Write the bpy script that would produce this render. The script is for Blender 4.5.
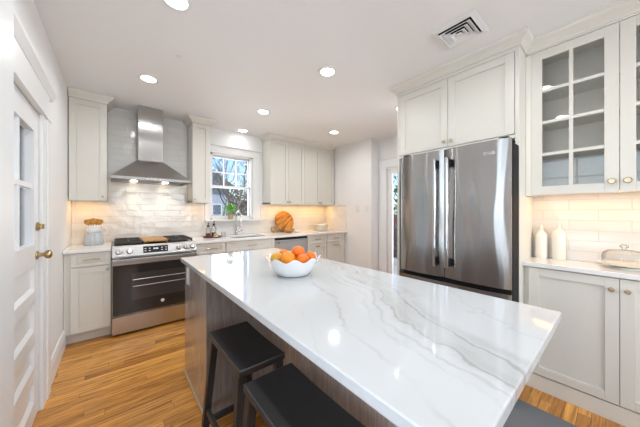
import bpy, bmesh, math, random
from math import sin, cos, pi, radians
from mathutils import Vector, Matrix

random.seed(7)
SC = bpy.context.scene
COL = SC.collection
for o in list(bpy.data.objects):
    bpy.data.objects.remove(o)

# ------------------------------------------------------------------ camera
CH = 1.29
cam_d = bpy.data.cameras.new('camera')
cam = bpy.data.objects.new('camera', cam_d)
COL.objects.link(cam)
cam.location = (0, 0, CH)
cam.rotation_euler = (radians(90), 0, radians(-39.55))
cam_d.sensor_width = 36
cam_d.lens = 248 / 640 * 36
cam_d.shift_y = -2.0 / 640
cam_d.clip_start = 0.02
cam_d.clip_end = 200
SC.camera = cam

# ------------------------------------------------------------------ world, view
SC.view_settings.view_transform = 'Standard'
SC.view_settings.look = 'None'
SC.view_settings.gamma = 1
SC.view_settings.use_curve_mapping = False
SC.view_settings.exposure = 0.25

world = bpy.data.worlds.new('sky')
SC.world = world
world.use_nodes = True
nt = world.node_tree
nt.nodes.clear()
wo = nt.nodes.new('ShaderNodeOutputWorld')
bg = nt.nodes.new('ShaderNodeBackground')
sky = nt.nodes.new('ShaderNodeTexSky')
sky.sky_type = 'NISHITA'
sky.sun_disc = False
sky.sun_elevation = radians(38)
sky.sun_rotation = radians(200)
bg.inputs['Strength'].default_value = 0.20
tint = nt.nodes.new('ShaderNodeMixRGB')
tint.blend_type = 'MULTIPLY'
tint.inputs[0].default_value = 1.0
tint.inputs[2].default_value = (0.78, 0.90, 1.06, 1)
nt.links.new(sky.outputs[0], tint.inputs[1])
nt.links.new(tint.outputs[0], bg.inputs[0])
nt.links.new(bg.outputs[0], wo.inputs[0])


def light(name, kind, loc, power, color=(1, 1, 1), rot=(0, 0, 0), size=0.1, size_y=None, shape=None, spread=None, parent=None):
    d = bpy.data.lights.new(name, kind)
    o = bpy.data.objects.new(name, d)
    COL.objects.link(o)
    d.energy = power
    d.color = color
    if kind == 'AREA':
        d.shape = shape or ('RECTANGLE' if size_y else 'DISK')
        d.size = size
        if size_y:
            d.size_y = size_y
        if spread:
            d.spread = radians(spread)
    elif kind == 'SUN':
        d.angle = radians(2)
    else:
        d.shadow_soft_size = size
    o.location = loc
    o.rotation_euler = rot
    if parent:
        o.parent = parent
    return o


# daylight entering by the windows (lamps stand outside the panes)
DAY = (0.80, 0.90, 1.0)
light('daylight_left_window', 'AREA', (-0.62, 0.2, 1.5), 15, DAY, (0, radians(-90), 0), 1.2, 1.4)
light('daylight_rear_window', 'AREA', (1.2, -2.85, 1.5), 78, (0.86, 0.93, 1.0), (radians(90), 0, 0), 2.4, 1.3)
light('daylight_left_door', 'AREA', (-1.15, 1.1, 1.5), 26, DAY, (0, radians(-90), radians(45)), 0.7, 0.6)
light('daylight_sink_window', 'AREA', (1.44, 4.25, 1.7), 11, (0.92, 0.96, 1.0), (radians(-90), 0, 0), 0.6, 0.95)
light('daylight_garden_door', 'AREA', (4.05, 2.1, 1.2), 18, (0.90, 0.95, 1.0), (0, radians(90), 0), 1.8, 0.75)
light('sun', 'SUN', (0, 0, 8), 2.2, (1, 0.95, 0.88), (radians(48), 0, radians(20)))
CAN_W = 3.6
CAN_C = (0.93, 0.97, 1.0)
STRIP_C = (1.0, 0.52, 0.13)

# ------------------------------------------------------------------ materials


def mat(name, color, rough=0.5, metal=0.0, spec=0.5, **kw):
    m = bpy.data.materials.new(name)
    m.use_nodes = True
    b = m.node_tree.nodes['Principled BSDF']
    b.inputs['Base Color'].default_value = (*color, 1)
    b.inputs['Roughness'].default_value = rough
    b.inputs['Metallic'].default_value = metal
    b.inputs['Specular IOR Level'].default_value = spec
    for k, v in kw.items():
        b.inputs[k].default_value = v
    return m


def N(m, t, **kw):
    n = m.node_tree.nodes.new(t)
    for k, v in kw.items():
        if k in n.inputs:
            n.inputs[k].default_value = v
        else:
            setattr(n, k, v)
    return n


def L(m, a, b):
    m.node_tree.links.new(a, b)


def P(m):
    return m.node_tree.nodes['Principled BSDF']


def noise_bump(m, scale=60, strength=0.1, dist=0.002, stretch=(1, 1, 1)):
    tc = N(m, 'ShaderNodeTexCoord')
    mp = N(m, 'ShaderNodeMapping')
    mp.inputs['Scale'].default_value = stretch
    no = N(m, 'ShaderNodeTexNoise')
    no.inputs['Scale'].default_value = scale
    bu = N(m, 'ShaderNodeBump')
    bu.inputs['Strength'].default_value = strength
    bu.inputs['Distance'].default_value = dist
    L(m, tc.outputs['Object'], mp.inputs[0])
    L(m, mp.outputs[0], no.inputs['Vector'])
    L(m, no.outputs['Fac'], bu.inputs['Height'])
    L(m, bu.outputs[0], P(m).inputs['Normal'])
    return m


def ramp(m, pts):
    r = N(m, 'ShaderNodeValToRGB')
    el = r.color_ramp.elements
    while len(el) < len(pts):
        el.new(0.5)
    for e, (p, c) in zip(el, pts):
        e.position = p
        e.color = (*c, 1)
    return r


def emit(name, color, s):
    m = bpy.data.materials.new(name)
    m.use_nodes = True
    b = P(m)
    b.inputs['Base Color'].default_value = (*color, 1)
    b.inputs['Emission Color'].default_value = (*color, 1)
    b.inputs['Emission Strength'].default_value = s
    return m


def thin_glass(name, tint=(1, 1, 1), refl=1.5, rough=0.0):
    m = bpy.data.materials.new(name)
    m.use_nodes = True
    t = m.node_tree
    t.nodes.clear()
    out = t.nodes.new('ShaderNodeOutputMaterial')
    mix = t.nodes.new('ShaderNodeMixShader')
    tr = t.nodes.new('ShaderNodeBsdfTransparent')
    tr.inputs[0].default_value = (*tint, 1)
    gl = t.nodes.new('ShaderNodeBsdfGlossy')
    gl.inputs['Roughness'].default_value = rough
    fr = t.nodes.new('ShaderNodeFresnel')
    fr.inputs[0].default_value = refl
    t.links.new(fr.outputs[0], mix.inputs[0])
    t.links.new(tr.outputs[0], mix.inputs[1])
    t.links.new(gl.outputs[0], mix.inputs[2])
    t.links.new(mix.outputs[0], out.inputs[0])
    return m


M = {}
M['wall'] = noise_bump(mat('wall_paint', (0.87, 0.87, 0.87), 0.55), 180, 0.05)
M['ceil'] = mat('ceiling_paint', (0.90, 0.905, 0.91), 0.7)
M['trim'] = mat('trim_paint', (0.84, 0.845, 0.85), 0.32)
M['cab'] = mat('cabinet_paint', (0.735, 0.712, 0.65), 0.38)
M['cabin'] = mat('cabinet_interior', (0.86, 0.83, 0.77), 0.5)
M['dark'] = mat('dark_gap', (0.02, 0.02, 0.02), 0.7, spec=0.08)
M['brass'] = mat('champagne_brass', (0.54, 0.43, 0.29), 0.32, 1.0)
M['gold'] = mat('aged_brass', (0.45, 0.33, 0.17), 0.3, 1.0)
M['chrome'] = mat('chrome', (0.62, 0.62, 0.63), 0.12, 1.0)
M['black'] = noise_bump(mat('black_wood', (0.028, 0.027, 0.028), 0.42), 40, 0.08, 0.002, (6, 1, 1))
M['iron'] = mat('cast_iron', (0.05, 0.044, 0.04), 0.55)
M['glassblk'] = mat('black_glass', (0.026, 0.023, 0.022), 0.08)
M['white_cer'] = mat('white_ceramic', (0.82, 0.83, 0.84), 0.15)
M['cream_cer'] = mat('cream_ceramic', (0.83, 0.79, 0.70), 0.3)
M['plastic'] = mat('white_plastic', (0.82, 0.82, 0.81), 0.4)
M['pane'] = thin_glass('window_glass')
M['cabglass'] = thin_glass('cabinet_glass', (0.985, 0.985, 0.975), 1.5)
M['clear'] = thin_glass('clear_glass', (0.96, 0.96, 0.955), 1.22)
M['lamp'] = emit('lamp_diffuser', (1, 0.96, 0.90), 14)
M['strip'] = emit('warm_strip', (1.0, 0.62, 0.25), 3)
M['hoodlamp'] = emit('hood_lamp', (1, 0.86, 0.65), 20)
M['leaf'] = mat('leaf', (0.19, 0.52, 0.04), 0.5)
M['terra'] = mat('pot_tan', (0.50, 0.38, 0.22), 0.6)
M['mat'] = noise_bump(mat('grey_mat', (0.15, 0.155, 0.165), 0.85), 300, 0.3)
M['grass'] = mat('lawn', (0.16, 0.2, 0.08), 0.9)
M['siding'] = mat('pale_siding', (0.42, 0.47, 0.55), 0.7)
M['shingle'] = mat('roof_shingle', (0.14, 0.15, 0.17), 0.8)
M['bark'] = mat('bark', (0.20, 0.165, 0.135), 0.9)
M['fence'] = mat('red_fence', (0.38, 0.16, 0.11), 0.8)
M['deck'] = mat('pale_deck', (0.62, 0.60, 0.58), 0.8)
M['chairmetal'] = mat('garden_metal', (0.10, 0.09, 0.09), 0.5)
M['hedge'] = mat('hedge', (0.10, 0.22, 0.10), 0.8)
M['backdrop'] = mat('backdrop_boards', (0.72, 0.77, 0.86), 0.6)
M['rubber'] = mat('dark_pump', (0.03, 0.03, 0.03), 0.4)
M['amber'] = mat('soap_glass', (0.22, 0.13, 0.08), 0.15)
M['red'] = mat('dark_red', (0.30, 0.04, 0.03), 0.5)
M['tray'] = mat('dark_tray', (0.09, 0.05, 0.035), 0.45)
M['sponge'] = mat('tan_brush', (0.55, 0.38, 0.18), 0.8)
M['letter'] = mat('grey_letter', (0.72, 0.73, 0.74), 0.4)
M['led'] = emit('display_digits', (0.55, 0.75, 0.9), 0.7)


def steel(name, base, rough, aniso, tang, arot=0.0, wave=0.0, wscale=3.0, wstretch=(1, 1, 1)):
    m = mat(name, base, rough, 1.0)
    b = P(m)
    b.inputs['Anisotropic'].default_value = aniso
    b.inputs['Anisotropic Rotation'].default_value = arot
    tg = N(m, 'ShaderNodeTangent')
    tg.direction_type = 'RADIAL'
    tg.axis = tang
    L(m, tg.outputs[0], b.inputs['Tangent'])
    if wave:
        tc = N(m, 'ShaderNodeTexCoord')
        mp = N(m, 'ShaderNodeMapping')
        mp.inputs['Scale'].default_value = wstretch
        no = N(m, 'ShaderNodeTexNoise')
        no.inputs['Scale'].default_value = wscale
        no.inputs['Detail'].default_value = 1.0
        bu = N(m, 'ShaderNodeBump')
        bu.inputs['Strength'].default_value = 1.0
        bu.inputs['Distance'].default_value = wave
        L(m, tc.outputs['Object'], mp.inputs[0])
        L(m, mp.outputs[0], no.inputs['Vector'])
        L(m, no.outputs['Fac'], bu.inputs['Height'])
        L(m, bu.outputs[0], b.inputs['Normal'])
    return m


M['steel'] = steel('brushed_steel', (0.51, 0.505, 0.50), 0.30, 0.7, 'Z')
M['fridge'] = steel('fridge_steel', (0.41, 0.40, 0.395), 0.20, 0.94, 'Z', 0.25, 0.035, 4.5, (1.0, 1.0, 0.30))
M['hood'] = steel('hood_steel', (0.47, 0.465, 0.46), 0.26, 0.92, 'Z')
M['hoodrim'] = mat('hood_rim_steel', (0.33, 0.32, 0.31), 0.42, 1.0)


def make_floor():
    m = mat('oak_floor', (0.5, 0.3, 0.1), 0.32)
    tc = N(m, 'ShaderNodeTexCoord')
    br = N(m, 'ShaderNodeTexBrick')
    br.offset = 0.37
    br.offset_frequency = 3
    br.inputs['Scale'].default_value = 1
    br.inputs['Brick Width'].default_value = 1.25
    br.inputs['Row Height'].default_value = 0.058
    br.inputs['Mortar Size'].default_value = 0.0012
    br.inputs['Bias'].default_value = 0.0
    br.inputs['Color1'].default_value = (0.48, 0.20, 0.040, 1)
    br.inputs['Color2'].default_value = (0.84, 0.41, 0.095, 1)
    br.inputs['Mortar'].default_value = (0.20, 0.09, 0.03, 1)
    br.offset = 0.0
    spx = N(m, 'ShaderNodeSeparateXYZ')
    L(m, tc.outputs['Object'], spx.inputs[0])
    dv = N(m, 'ShaderNodeMath', operation='DIVIDE')
    dv.inputs[1].default_value = 0.058
    L(m, spx.outputs[1], dv.inputs[0])
    fl = N(m, 'ShaderNodeMath', operation='FLOOR')
    L(m, dv.outputs[0], fl.inputs[0])
    wn = N(m, 'ShaderNodeTexWhiteNoise')
    wn.noise_dimensions = '1D'
    L(m, fl.outputs[0], wn.inputs['W'])
    ma = N(m, 'ShaderNodeMath', operation='MULTIPLY_ADD')
    L(m, wn.outputs['Value'], ma.inputs[0])
    ma.inputs[1].default_value = 7.3
    L(m, spx.outputs[0], ma.inputs[2])
    cbx = N(m, 'ShaderNodeCombineXYZ')
    L(m, ma.outputs[0], cbx.inputs[0])
    L(m, spx.outputs[1], cbx.inputs[1])
    L(m, cbx.outputs[0], br.inputs['Vector'])
    # grain: stretched noise, with a per-board offset
    mp = N(m, 'ShaderNodeMapping')
    mp.inputs['Scale'].default_value = (2.2, 26, 1)
    ad = N(m, 'ShaderNodeVectorMath', operation='ADD')
    sc = N(m, 'ShaderNodeVectorMath', operation='SCALE')
    sc.inputs['Scale'].default_value = 9.0
    L(m, br.outputs['Color'], sc.inputs[0])
    L(m, tc.outputs['Object'], mp.inputs[0])
    L(m, mp.outputs[0], ad.inputs[0])
    L(m, sc.outputs[0], ad.inputs[1])
    no = N(m, 'ShaderNodeTexNoise')
    no.inputs['Scale'].default_value = 1.6
    no.inputs['Detail'].default_value = 6
    no.inputs['Distortion'].default_value = 1.2
    L(m, ad.outputs[0], no.inputs['Vector'])
    r = ramp(m, [(0.34, (0.45, 0.36, 0.26)), (0.50, (0.92, 0.9, 0.88)), (0.72, (1.2, 1.2, 1.18))])
    L(m, no.outputs['Fac'], r.inputs[0])
    mx = N(m, 'ShaderNodeMixRGB', blend_type='MULTIPLY')
    mx.inputs[0].default_value = 0.9
    L(m, br.outputs['Color'], mx.inputs[1])
    L(m, r.outputs[0], mx.inputs[2])
    L(m, mx.outputs[0], P(m).inputs['Base Color'])
    bu = N(m, 'ShaderNodeBump')
    bu.inputs['Strength'].default_value = 0.25
    bu.inputs['Distance'].default_value = 0.001
    L(m, br.outputs['Fac'], bu.inputs['Height'])
    bu.invert = True
    L(m, bu.outputs[0], P(m).inputs['Normal'])
    return m


M['floor'] = make_floor()


def make_tile(name, axis):
    m = mat(name, (0.8, 0.79, 0.77), 0.12)
    tc = N(m, 'ShaderNodeTexCoord')
    sp = N(m, 'ShaderNodeSeparateXYZ')
    cb = N(m, 'ShaderNodeCombineXYZ')
    L(m, tc.outputs['Object'], sp.inputs[0])
    L(m, sp.outputs[axis], cb.inputs[0])
    L(m, sp.outputs[2], cb.inputs[1])
    mp = N(m, 'ShaderNodeMapping')
    mp.inputs['Location'].default_value = (0.05, 0.0, 0)
    L(m, cb.outputs[0], mp.inputs[0])
    br = N(m, 'ShaderNodeTexBrick')
    br.offset = 0.5
    br.inputs['Scale'].default_value = 1
    br.inputs['Brick Width'].default_value = 0.30
    br.inputs['Row Height'].default_value = 0.0766
    br.inputs['Mortar Size'].default_value = 0.0022
    br.inputs['Mortar Smooth'].default_value = 0.3
    br.inputs['Color1'].default_value = (0.74, 0.725, 0.70, 1)
    br.inputs['Color2'].default_value = (0.79, 0.775, 0.75, 1)
    br.inputs['Mortar'].default_value = (0.67, 0.65, 0.62, 1)
    L(m, mp.outputs[0], br.inputs['Vector'])
    L(m, br.outputs['Color'], P(m).inputs['Base Color'])
    no = N(m, 'ShaderNodeTexNoise')
    no.inputs['Scale'].default_value = 11
    no.inputs['Detail'].default_value = 2
    L(m, tc.outputs['Object'], no.inputs['Vector'])
    b1 = N(m, 'ShaderNodeBump')
    b1.inputs['Strength'].default_value = 0.8
    b1.inputs['Distance'].default_value = 0.006
    L(m, no.outputs['Fac'], b1.inputs['Height'])
    b2 = N(m, 'ShaderNodeBump')
    b2.inputs['Strength'].default_value = 0.6
    b2.inputs['Distance'].default_value = 0.003
    b2.invert = True
    L(m, br.outputs['Fac'], b2.inputs['Height'])
    L(m, b1.outputs[0], b2.inputs['Normal'])
    L(m, b2.outputs[0], P(m).inputs['Normal'])
    return m


M['tileX'] = make_tile('glazed_tile_back', 0)
M['tileY'] = make_tile('glazed_tile_side', 1)


def make_marble():
    m = mat('veined_quartz', (0.9, 0.9, 0.9), 0.07)
    tc = N(m, 'ShaderNodeTexCoord')
    mp = N(m, 'ShaderNodeMapping')
    mp.inputs['Rotation'].default_value = (0, 0, radians(25.5))
    L(m, tc.outputs['Object'], mp.inputs[0])
    wn = N(m, 'ShaderNodeTexNoise')
    wn.inputs['Scale'].default_value = 1.7
    wn.inputs['Detail'].default_value = 5
    wn.inputs['Roughness'].default_value = 0.62
    L(m, mp.outputs[0], wn.inputs['Vector'])
    sp = N(m, 'ShaderNodeSeparateXYZ')
    L(m, mp.outputs[0], sp.inputs[0])

    def vein(off, width, amp, weight):
        a = N(m, 'ShaderNodeMath', operation='SUBTRACT')
        a.inputs[1].default_value = off
        L(m, sp.outputs[0], a.inputs[0])
        b = N(m, 'ShaderNodeMath', operation='MULTIPLY_ADD')
        s2 = N(m, 'ShaderNodeMath', operation='SUBTRACT')
        s2.inputs[1].default_value = 0.5
        L(m, wn.outputs['Fac'], s2.inputs[0])
        L(m, s2.outputs[0], b.inputs[0])
        b.inputs[1].default_value = amp
        L(m, a.outputs[0], b.inputs[2])
        c = N(m, 'ShaderNodeMath', operation='ABSOLUTE')
        L(m, b.outputs[0], c.inputs[0])
        d = N(m, 'ShaderNodeMapRange')
        d.inputs['From Min'].default_value = 0.0
        d.inputs['From Max'].default_value = width
        d.inputs['To Min'].default_value = weight
        d.inputs['To Max'].default_value = 0.0
        d.interpolation_type = 'SMOOTHSTEP'
        L(m, c.outputs[0], d.inputs['Value'])
        return d.outputs[0]
    vs = [vein(0.520, 0.011, 0.30, 0.62), vein(0.540, 0.050, 0.30, 0.34), vein(0.592, 0.011, 0.24, 0.62),
          vein(0.570, 0.08, 0.30, 0.22), vein(0.625, 0.035, 0.34, 0.28), vein(0.31, 0.014, 0.34, 0.30),
          vein(0.43, 0.012, 0.42, 0.22), vein(0.475, 0.011, 0.36, 0.34), vein(0.76, 0.008, 0.5, 0.18), vein(0.15, 0.008, 0.5, 0.08)]
    cur = vs[0]
    for v in vs[1:]:
        x = N(m, 'ShaderNodeMath', operation='MAXIMUM')
        L(m, cur, x.inputs[0])
        L(m, v, x.inputs[1])
        cur = x.outputs[0]
    pn = N(m, 'ShaderNodeTexNoise')
    pn.inputs['Scale'].default_value = 5
    pn.inputs['Detail'].default_value = 3
    L(m, tc.outputs['Object'], pn.inputs['Vector'])
    pr = N(m, 'ShaderNodeMapRange')
    pr.inputs['From Min'].default_value = 0.28
    pr.inputs['From Max'].default_value = 0.56
    L(m, pn.outputs['Fac'], pr.inputs['Value'])
    mu = N(m, 'ShaderNodeMath', operation='MULTIPLY')
    L(m, cur, mu.inputs[0])
    L(m, pr.outputs[0], mu.inputs[1])
    mx = N(m, 'ShaderNodeMixRGB')
    mx.inputs[1].default_value = (0.56, 0.57, 0.575, 1)
    mx.inputs[2].default_value = (0.27, 0.255, 0.225, 1)
    L(m, mu.outputs[0], mx.inputs[0])
    L(m, mx.outputs[0], P(m).inputs['Base Color'])
    return m


M['marble'] = make_marble()
M['quartz'] = mat('white_quartz', (0.84, 0.835, 0.825), 0.14)


def make_wood(name, c1, c2, scale, stretch, rough=0.45):
    m = mat(name, c1, rough)
    tc = N(m, 'ShaderNodeTexCoord')
    mp = N(m, 'ShaderNodeMapping')
    mp.inputs['Scale'].default_value = stretch
    no = N(m, 'ShaderNodeTexNoise')
    no.inputs['Scale'].default_value = scale
    no.inputs['Detail'].default_value = 5
    no.inputs['Distortion'].default_value = 0.8
    L(m, tc.outputs['Object'], mp.inputs[0])
    L(m, mp.outputs[0], no.inputs['Vector'])
    r = ramp(m, [(0.35, c2), (0.65, c1)])
    L(m, no.outputs['Fac'], r.inputs[0])
    L(m, r.outputs[0], P(m).inputs['Base Color'])
    return m


M['island'] = make_wood('grey_stained_oak', (0.40, 0.355, 0.33), (0.29, 0.25, 0.235), 9, (8, 8, 0.7), 0.2)
P(M['island']).inputs['Coat Weight'].default_value = 0.8
P(M['island']).inputs['Coat Roughness'].default_value = 0.18
M['acacia'] = make_wood('acacia', (0.68, 0.33, 0.05), (0.17, 0.055, 0.012), 7, (1.2, 1, 4.2), 0.4)
nds = M['acacia'].node_tree.nodes
mpa = [n for n in nds if n.type == 'MAPPING'][0]
mpa.inputs['Scale'].default_value = (0.9, 6.5, 1)
mpb = nds.new('ShaderNodeMapping')
mpb.inputs['Rotation'].default_value = (0, 0, radians(-36))
L(M['acacia'], [n for n in nds if n.type == 'TEX_COORD'][0].outputs['Object'], mpb.inputs[0])
L(M['acacia'], mpb.outputs[0], mpa.inputs[0])
[n for n in nds if n.type == 'TEX_NOISE'][0].inputs['Scale'].default_value = 4.0
M['olive'] = make_wood('honey_wood', (0.60, 0.33, 0.10), (0.30, 0.14, 0.04), 14, (1, 1, 3), 0.45)
M['spoon'] = make_wood('amber_wood', (0.62, 0.33, 0.05), (0.36, 0.16, 0.02), 18, (1, 1, 3), 0.45)


def make_orange(i, c):
    m = mat('orange_peel.%d' % i, c, 0.38)
    noise_bump(m, 260, 0.25, 0.001)
    return m


M['ribglass'] = mat('grey_ribbed_glass', (0.50, 0.53, 0.55), 0.12)

# ------------------------------------------------------------------ mesh helpers


class MB:
    def __init__(self):
        self.bm = bmesh.new()

    def box(self, x0, x1, y0, y1, z0, z1, rot=None):
        bm = self.bm
        v = [bm.verts.new((x, y, z)) for x in (x0, x1) for y in (y0, y1) for z in (z0, z1)]
        for f in ((0, 1, 3, 2), (4, 6, 7, 5), (0, 4, 5, 1), (2, 3, 7, 6), (0, 2, 6, 4), (1, 5, 7, 3)):
            bm.faces.new([v[i] for i in f])
        if rot:
            bmesh.ops.transform(bm, matrix=rot, verts=v)
        return self

    def prism(self, pts, axis, a, b):
        """closed 2-D outline swept along an axis from a to b"""
        bm = self.bm

        def mk(p, t):
            return {'x': (t, p[0], p[1]), 'y': (p[0], t, p[1]), 'z': (p[0], p[1], t)}[axis]
        A = [bm.verts.new(mk(p, a)) for p in pts]
        B = [bm.verts.new(mk(p, b)) for p in pts]
        n = len(pts)
        bm.faces.new(A)
        bm.faces.new(B[::-1])
        for i in range(n):
            bm.faces.new((A[i], B[i], B[(i + 1) % n], A[(i + 1) % n]))
        return self

    def hull(self, verts, faces):
        v = [self.bm.verts.new(p) for p in verts]
        for f in faces:
            self.bm.faces.new([v[i] for i in f])
        return self

    def bar(self, p, q, wx, wy=None, up=(0, 0, 1)):
        """rectangular bar between two points"""
        p, q = Vector(p), Vector(q)
        d = (q - p).normalized()
        u = Vector(up)
        if abs(d.dot(u)) > 0.95:
            u = Vector((1, 0, 0))
        s = d.cross(u).normalized()
        t = s.cross(d).normalized()
        wy = wy or wx
        vs = []
        for c in (p, q):
            for a, b in ((-1, -1), (1, -1), (1, 1), (-1, 1)):
                vs.append(self.bm.verts.new(c + s * a * wx / 2 + t * b * wy / 2))
        for f in ((0, 3, 2, 1), (4, 5, 6, 7), (0, 1, 5, 4), (1, 2, 6, 5), (2, 3, 7, 6), (3, 0, 4, 7)):
            self.bm.faces.new([vs[i] for i in f])
        return self

    def tube(self, pts, r, seg=10, r_end=None):
        pts = [Vector(p) for p in pts]
        n = len(pts)
        rings = []
        prev = None
        for i, p in enumerate(pts):
            d = (pts[min(i + 1, n - 1)] - pts[max(i - 1, 0)]).normalized()
            if prev is None:
                u = Vector((0, 0, 1)) if abs(d.z) < 0.9 else Vector((1, 0, 0))
                s = d.cross(u).normalized()
            else:
                s = (prev - d * prev.dot(d)).normalized()
            prev = s
            t = d.cross(s)
            rr = r if r_end is None else r + (r_end - r) * i / (n - 1)
            rings.append([self.bm.verts.new(p + (s * cos(2 * pi * k / seg) + t * sin(2 * pi * k / seg)) * rr) for k in range(seg)])
        for a, b in zip(rings, rings[1:]):
            for k in range(seg):
                self.bm.faces.new((a[k], a[(k + 1) % seg], b[(k + 1) % seg], b[k]))
        self.bm.faces.new(rings[0][::-1])
        self.bm.faces.new(rings[-1])
        return self

    def lathe(self, prof, seg=32, center=(0, 0, 0), fn=None):
        """prof: list of (r, z); r = 0 closes. fn(theta, r, z) may modulate"""
        cx, cy, cz = center
        rings = []
        for r, z in prof:
            if r < 1e-6:
                rings.append([self.bm.verts.new((cx, cy, cz + z))])
            else:
                ring = []
                for k in range(seg):
                    th = 2 * pi * k / seg
                    rr, zz = fn(th, r, z) if fn else (r, z)
                    ring.append(self.bm.verts.new((cx + rr * cos(th), cy + rr * sin(th), cz + zz)))
                rings.append(ring)
        for a, b in zip(rings, rings[1:]):
            if len(a) == 1 and len(b) == 1:
                continue
            for k in range(seg):
                k2 = (k + 1) % seg
                if len(a) == 1:
                    self.bm.faces.new((a[0], b[k2], b[k]))
                elif len(b) == 1:
                    self.bm.faces.new((a[k], a[k2], b[0]))
                else:
                    self.bm.faces.new((a[k], a[k2], b[k2], b[k]))
        return self

    def sphere(self, c, r, seg=16, sz=1.0):
        prof = [(r * sin(pi * i / 10), -r * sz * cos(pi * i / 10)) for i in range(11)]
        prof[0] = (0, -r * sz)
        prof[-1] = (0, r * sz)
        return self.lathe(prof, seg, c)

    def cyl(self, c, r, axis, a, b, seg=20):
        p, q = list(c), list(c)
        i = 'xyz'.index(axis)
        p[i], q[i] = a, b
        return self.tube([p, q], r, seg)

    def sweep(self, path, prof):
        """open 2-D path (x, y); outline points (out, z), out is to the right of travel"""
        ns = []
        for a, b in zip(path, path[1:]):
            dx, dy = b[0] - a[0], b[1] - a[1]
            l = math.hypot(dx, dy)
            ns.append((dy / l, -dx / l))
        rings = []
        for i, p in enumerate(path):
            if i == 0:
                m = ns[0]
            elif i == len(path) - 1:
                m = ns[-1]
            else:
                a, b = ns[i - 1], ns[i]
                k = 1 + a[0] * b[0] + a[1] * b[1]
                m = ((a[0] + b[0]) / k, (a[1] + b[1]) / k)
            rings.append([self.bm.verts.new((p[0] + m[0] * o, p[1] + m[1] * o, z)) for o, z in prof])
        n = len(prof)
        for a, b in zip(rings, rings[1:]):
            for k in range(n):
                self.bm.faces.new((a[k], b[k], b[(k + 1) % n], a[(k + 1) % n]))
        self.bm.faces.new(rings[0])
        self.bm.faces.new(rings[-1][::-1])
        return self

    def build(self, name, m, parent=None, smooth=False, bevel=0.0, loc=None, rot=None):
        bmesh.ops.recalc_face_normals(self.bm, faces=self.bm.faces)
        me = bpy.data.meshes.new(name)
        self.bm.to_mesh(me)
        self.bm.free()
        o = bpy.data.objects.new(name, me)
        COL.objects.link(o)
        me.materials.append(m)
        if smooth:
            for p in me.polygons:
                p.use_smooth = True
            if smooth != 'all':
                try:
                    me.set_sharp_from_angle(angle=radians(40))
                except Exception:
                    pass
        if bevel:
            b = o.modifiers.new('bevel', 'BEVEL')
            b.width = bevel
            b.segments = 2
            b.limit_method = 'ANGLE'
            b.angle_limit = radians(40)
        if parent:
            o.parent = parent
        if loc:
            o.location = loc
        if rot:
            o.rotation_euler = rot
        return o


def tag(o, label, cat, group=None, kind=None):
    o['label'] = label
    o['category'] = cat
    if group:
        o['group'] = group
    if kind:
        o['kind'] = kind
    return o


def thing(name, label, cat, loc=(0, 0, 0), rotz=0, group=None):
    o = bpy.data.objects.new(name, None)
    COL.objects.link(o)
    o.empty_display_size = 0.05
    o.location = loc
    o.rotation_euler = (0, 0, rotz)
    return tag(o, label, cat, group)


def struct(o, label=None):
    o['kind'] = 'structure'
    if label:
        o['label'] = label
    return o


def box_obj(name, dims, m, parent=None, bevel=0.0):
    return MB().box(*dims).build(name, m, parent, bevel=bevel)


# ------------------------------------------------------------------ room
XL, XR, XRB, XRD = -0.38, 2.68, 3.39, 3.60
YB, YR = 3.94, -2.6
ZC = 2.56
JY, JX = 1.335, -0.27        # nearer, thicker stretch of the left wall
T = 0.14


def wall_holes(name, m, axis, plane0, plane1, u0, u1, z0, z1, holes):
    """wall slab with rectangular holes; axis = the axis along which it runs"""
    us = sorted({u0, u1, *[h[0] for h in holes], *[h[1] for h in holes]})
    mb = MB()
    for a, b in zip(us, us[1:]):
        cuts = sorted([(h[2], h[3]) for h in holes if h[0] <= a + 1e-6 and h[1] >= b - 1e-6])
        z = z0
        for c0, c1 in cuts + [(z1, z1)]:
            if c0 > z + 1e-6:
                if axis == 'x':
                    mb.box(a, b, plane0, plane1, z, c0)
                else:
                    mb.box(plane0, plane1, a, b, z, c0)
            z = c1
    bmesh.ops.remove_doubles(mb.bm, verts=mb.bm.verts, dist=1e-5)
    return struct(mb.build(name, m))


box = MB().box(XL - 0.3, XRD + 0.14, YR - T, YB + T, -0.12, 0)
struct(box.build('floor', M['floor']))
struct(MB().box(XL - 0.3, XRD + 0.14, YR - T, YB + T, ZC, ZC + 0.12).build('ceiling', M['ceil']))

WIN = (1.10, 1.78, 1.17, 2.19)           # sink window opening
wall_holes('wall_back', M['wall'], 'x', YB, YB + T, XL - T, XRD + T, 0, ZC, [WIN])
DOOR = (1.62, 2.395, 0.0, 1.935)
wall_holes('wall_left', M['wall'], 'y', XL - 0.06, XL, JY - 0.02, YB, 0, ZC, [DOOR])
LW = (-0.45, 0.85, 0.85, 2.15)
wall_holes('wall_left_near', M['trim'], 'y', XL - T, JX, YR, JY, 0, ZC, [LW])
RW = (0.1, 2.3, 0.85, 2.15)
wall_holes('wall_rear', M['wall'], 'x', YR - T, YR, XL - T, XRD + T, 0, ZC, [RW])
mb = MB().box(XR, XRD + T, YR, 1.50, 0, ZC)
struct(mb.build('wall_right', M['wall']))
struct(MB().box(XRB, XRD + T, 2.72, YB, 0, ZC).build('wall_right_corner', M['wall']))
GD = (1.62, 2.56, 0.0, 2.04)
wall_holes('wall_right_passage', M['wall'], 'y', XRD, XRD + T, 1.50, 2.72, 0, ZC, [GD])

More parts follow.
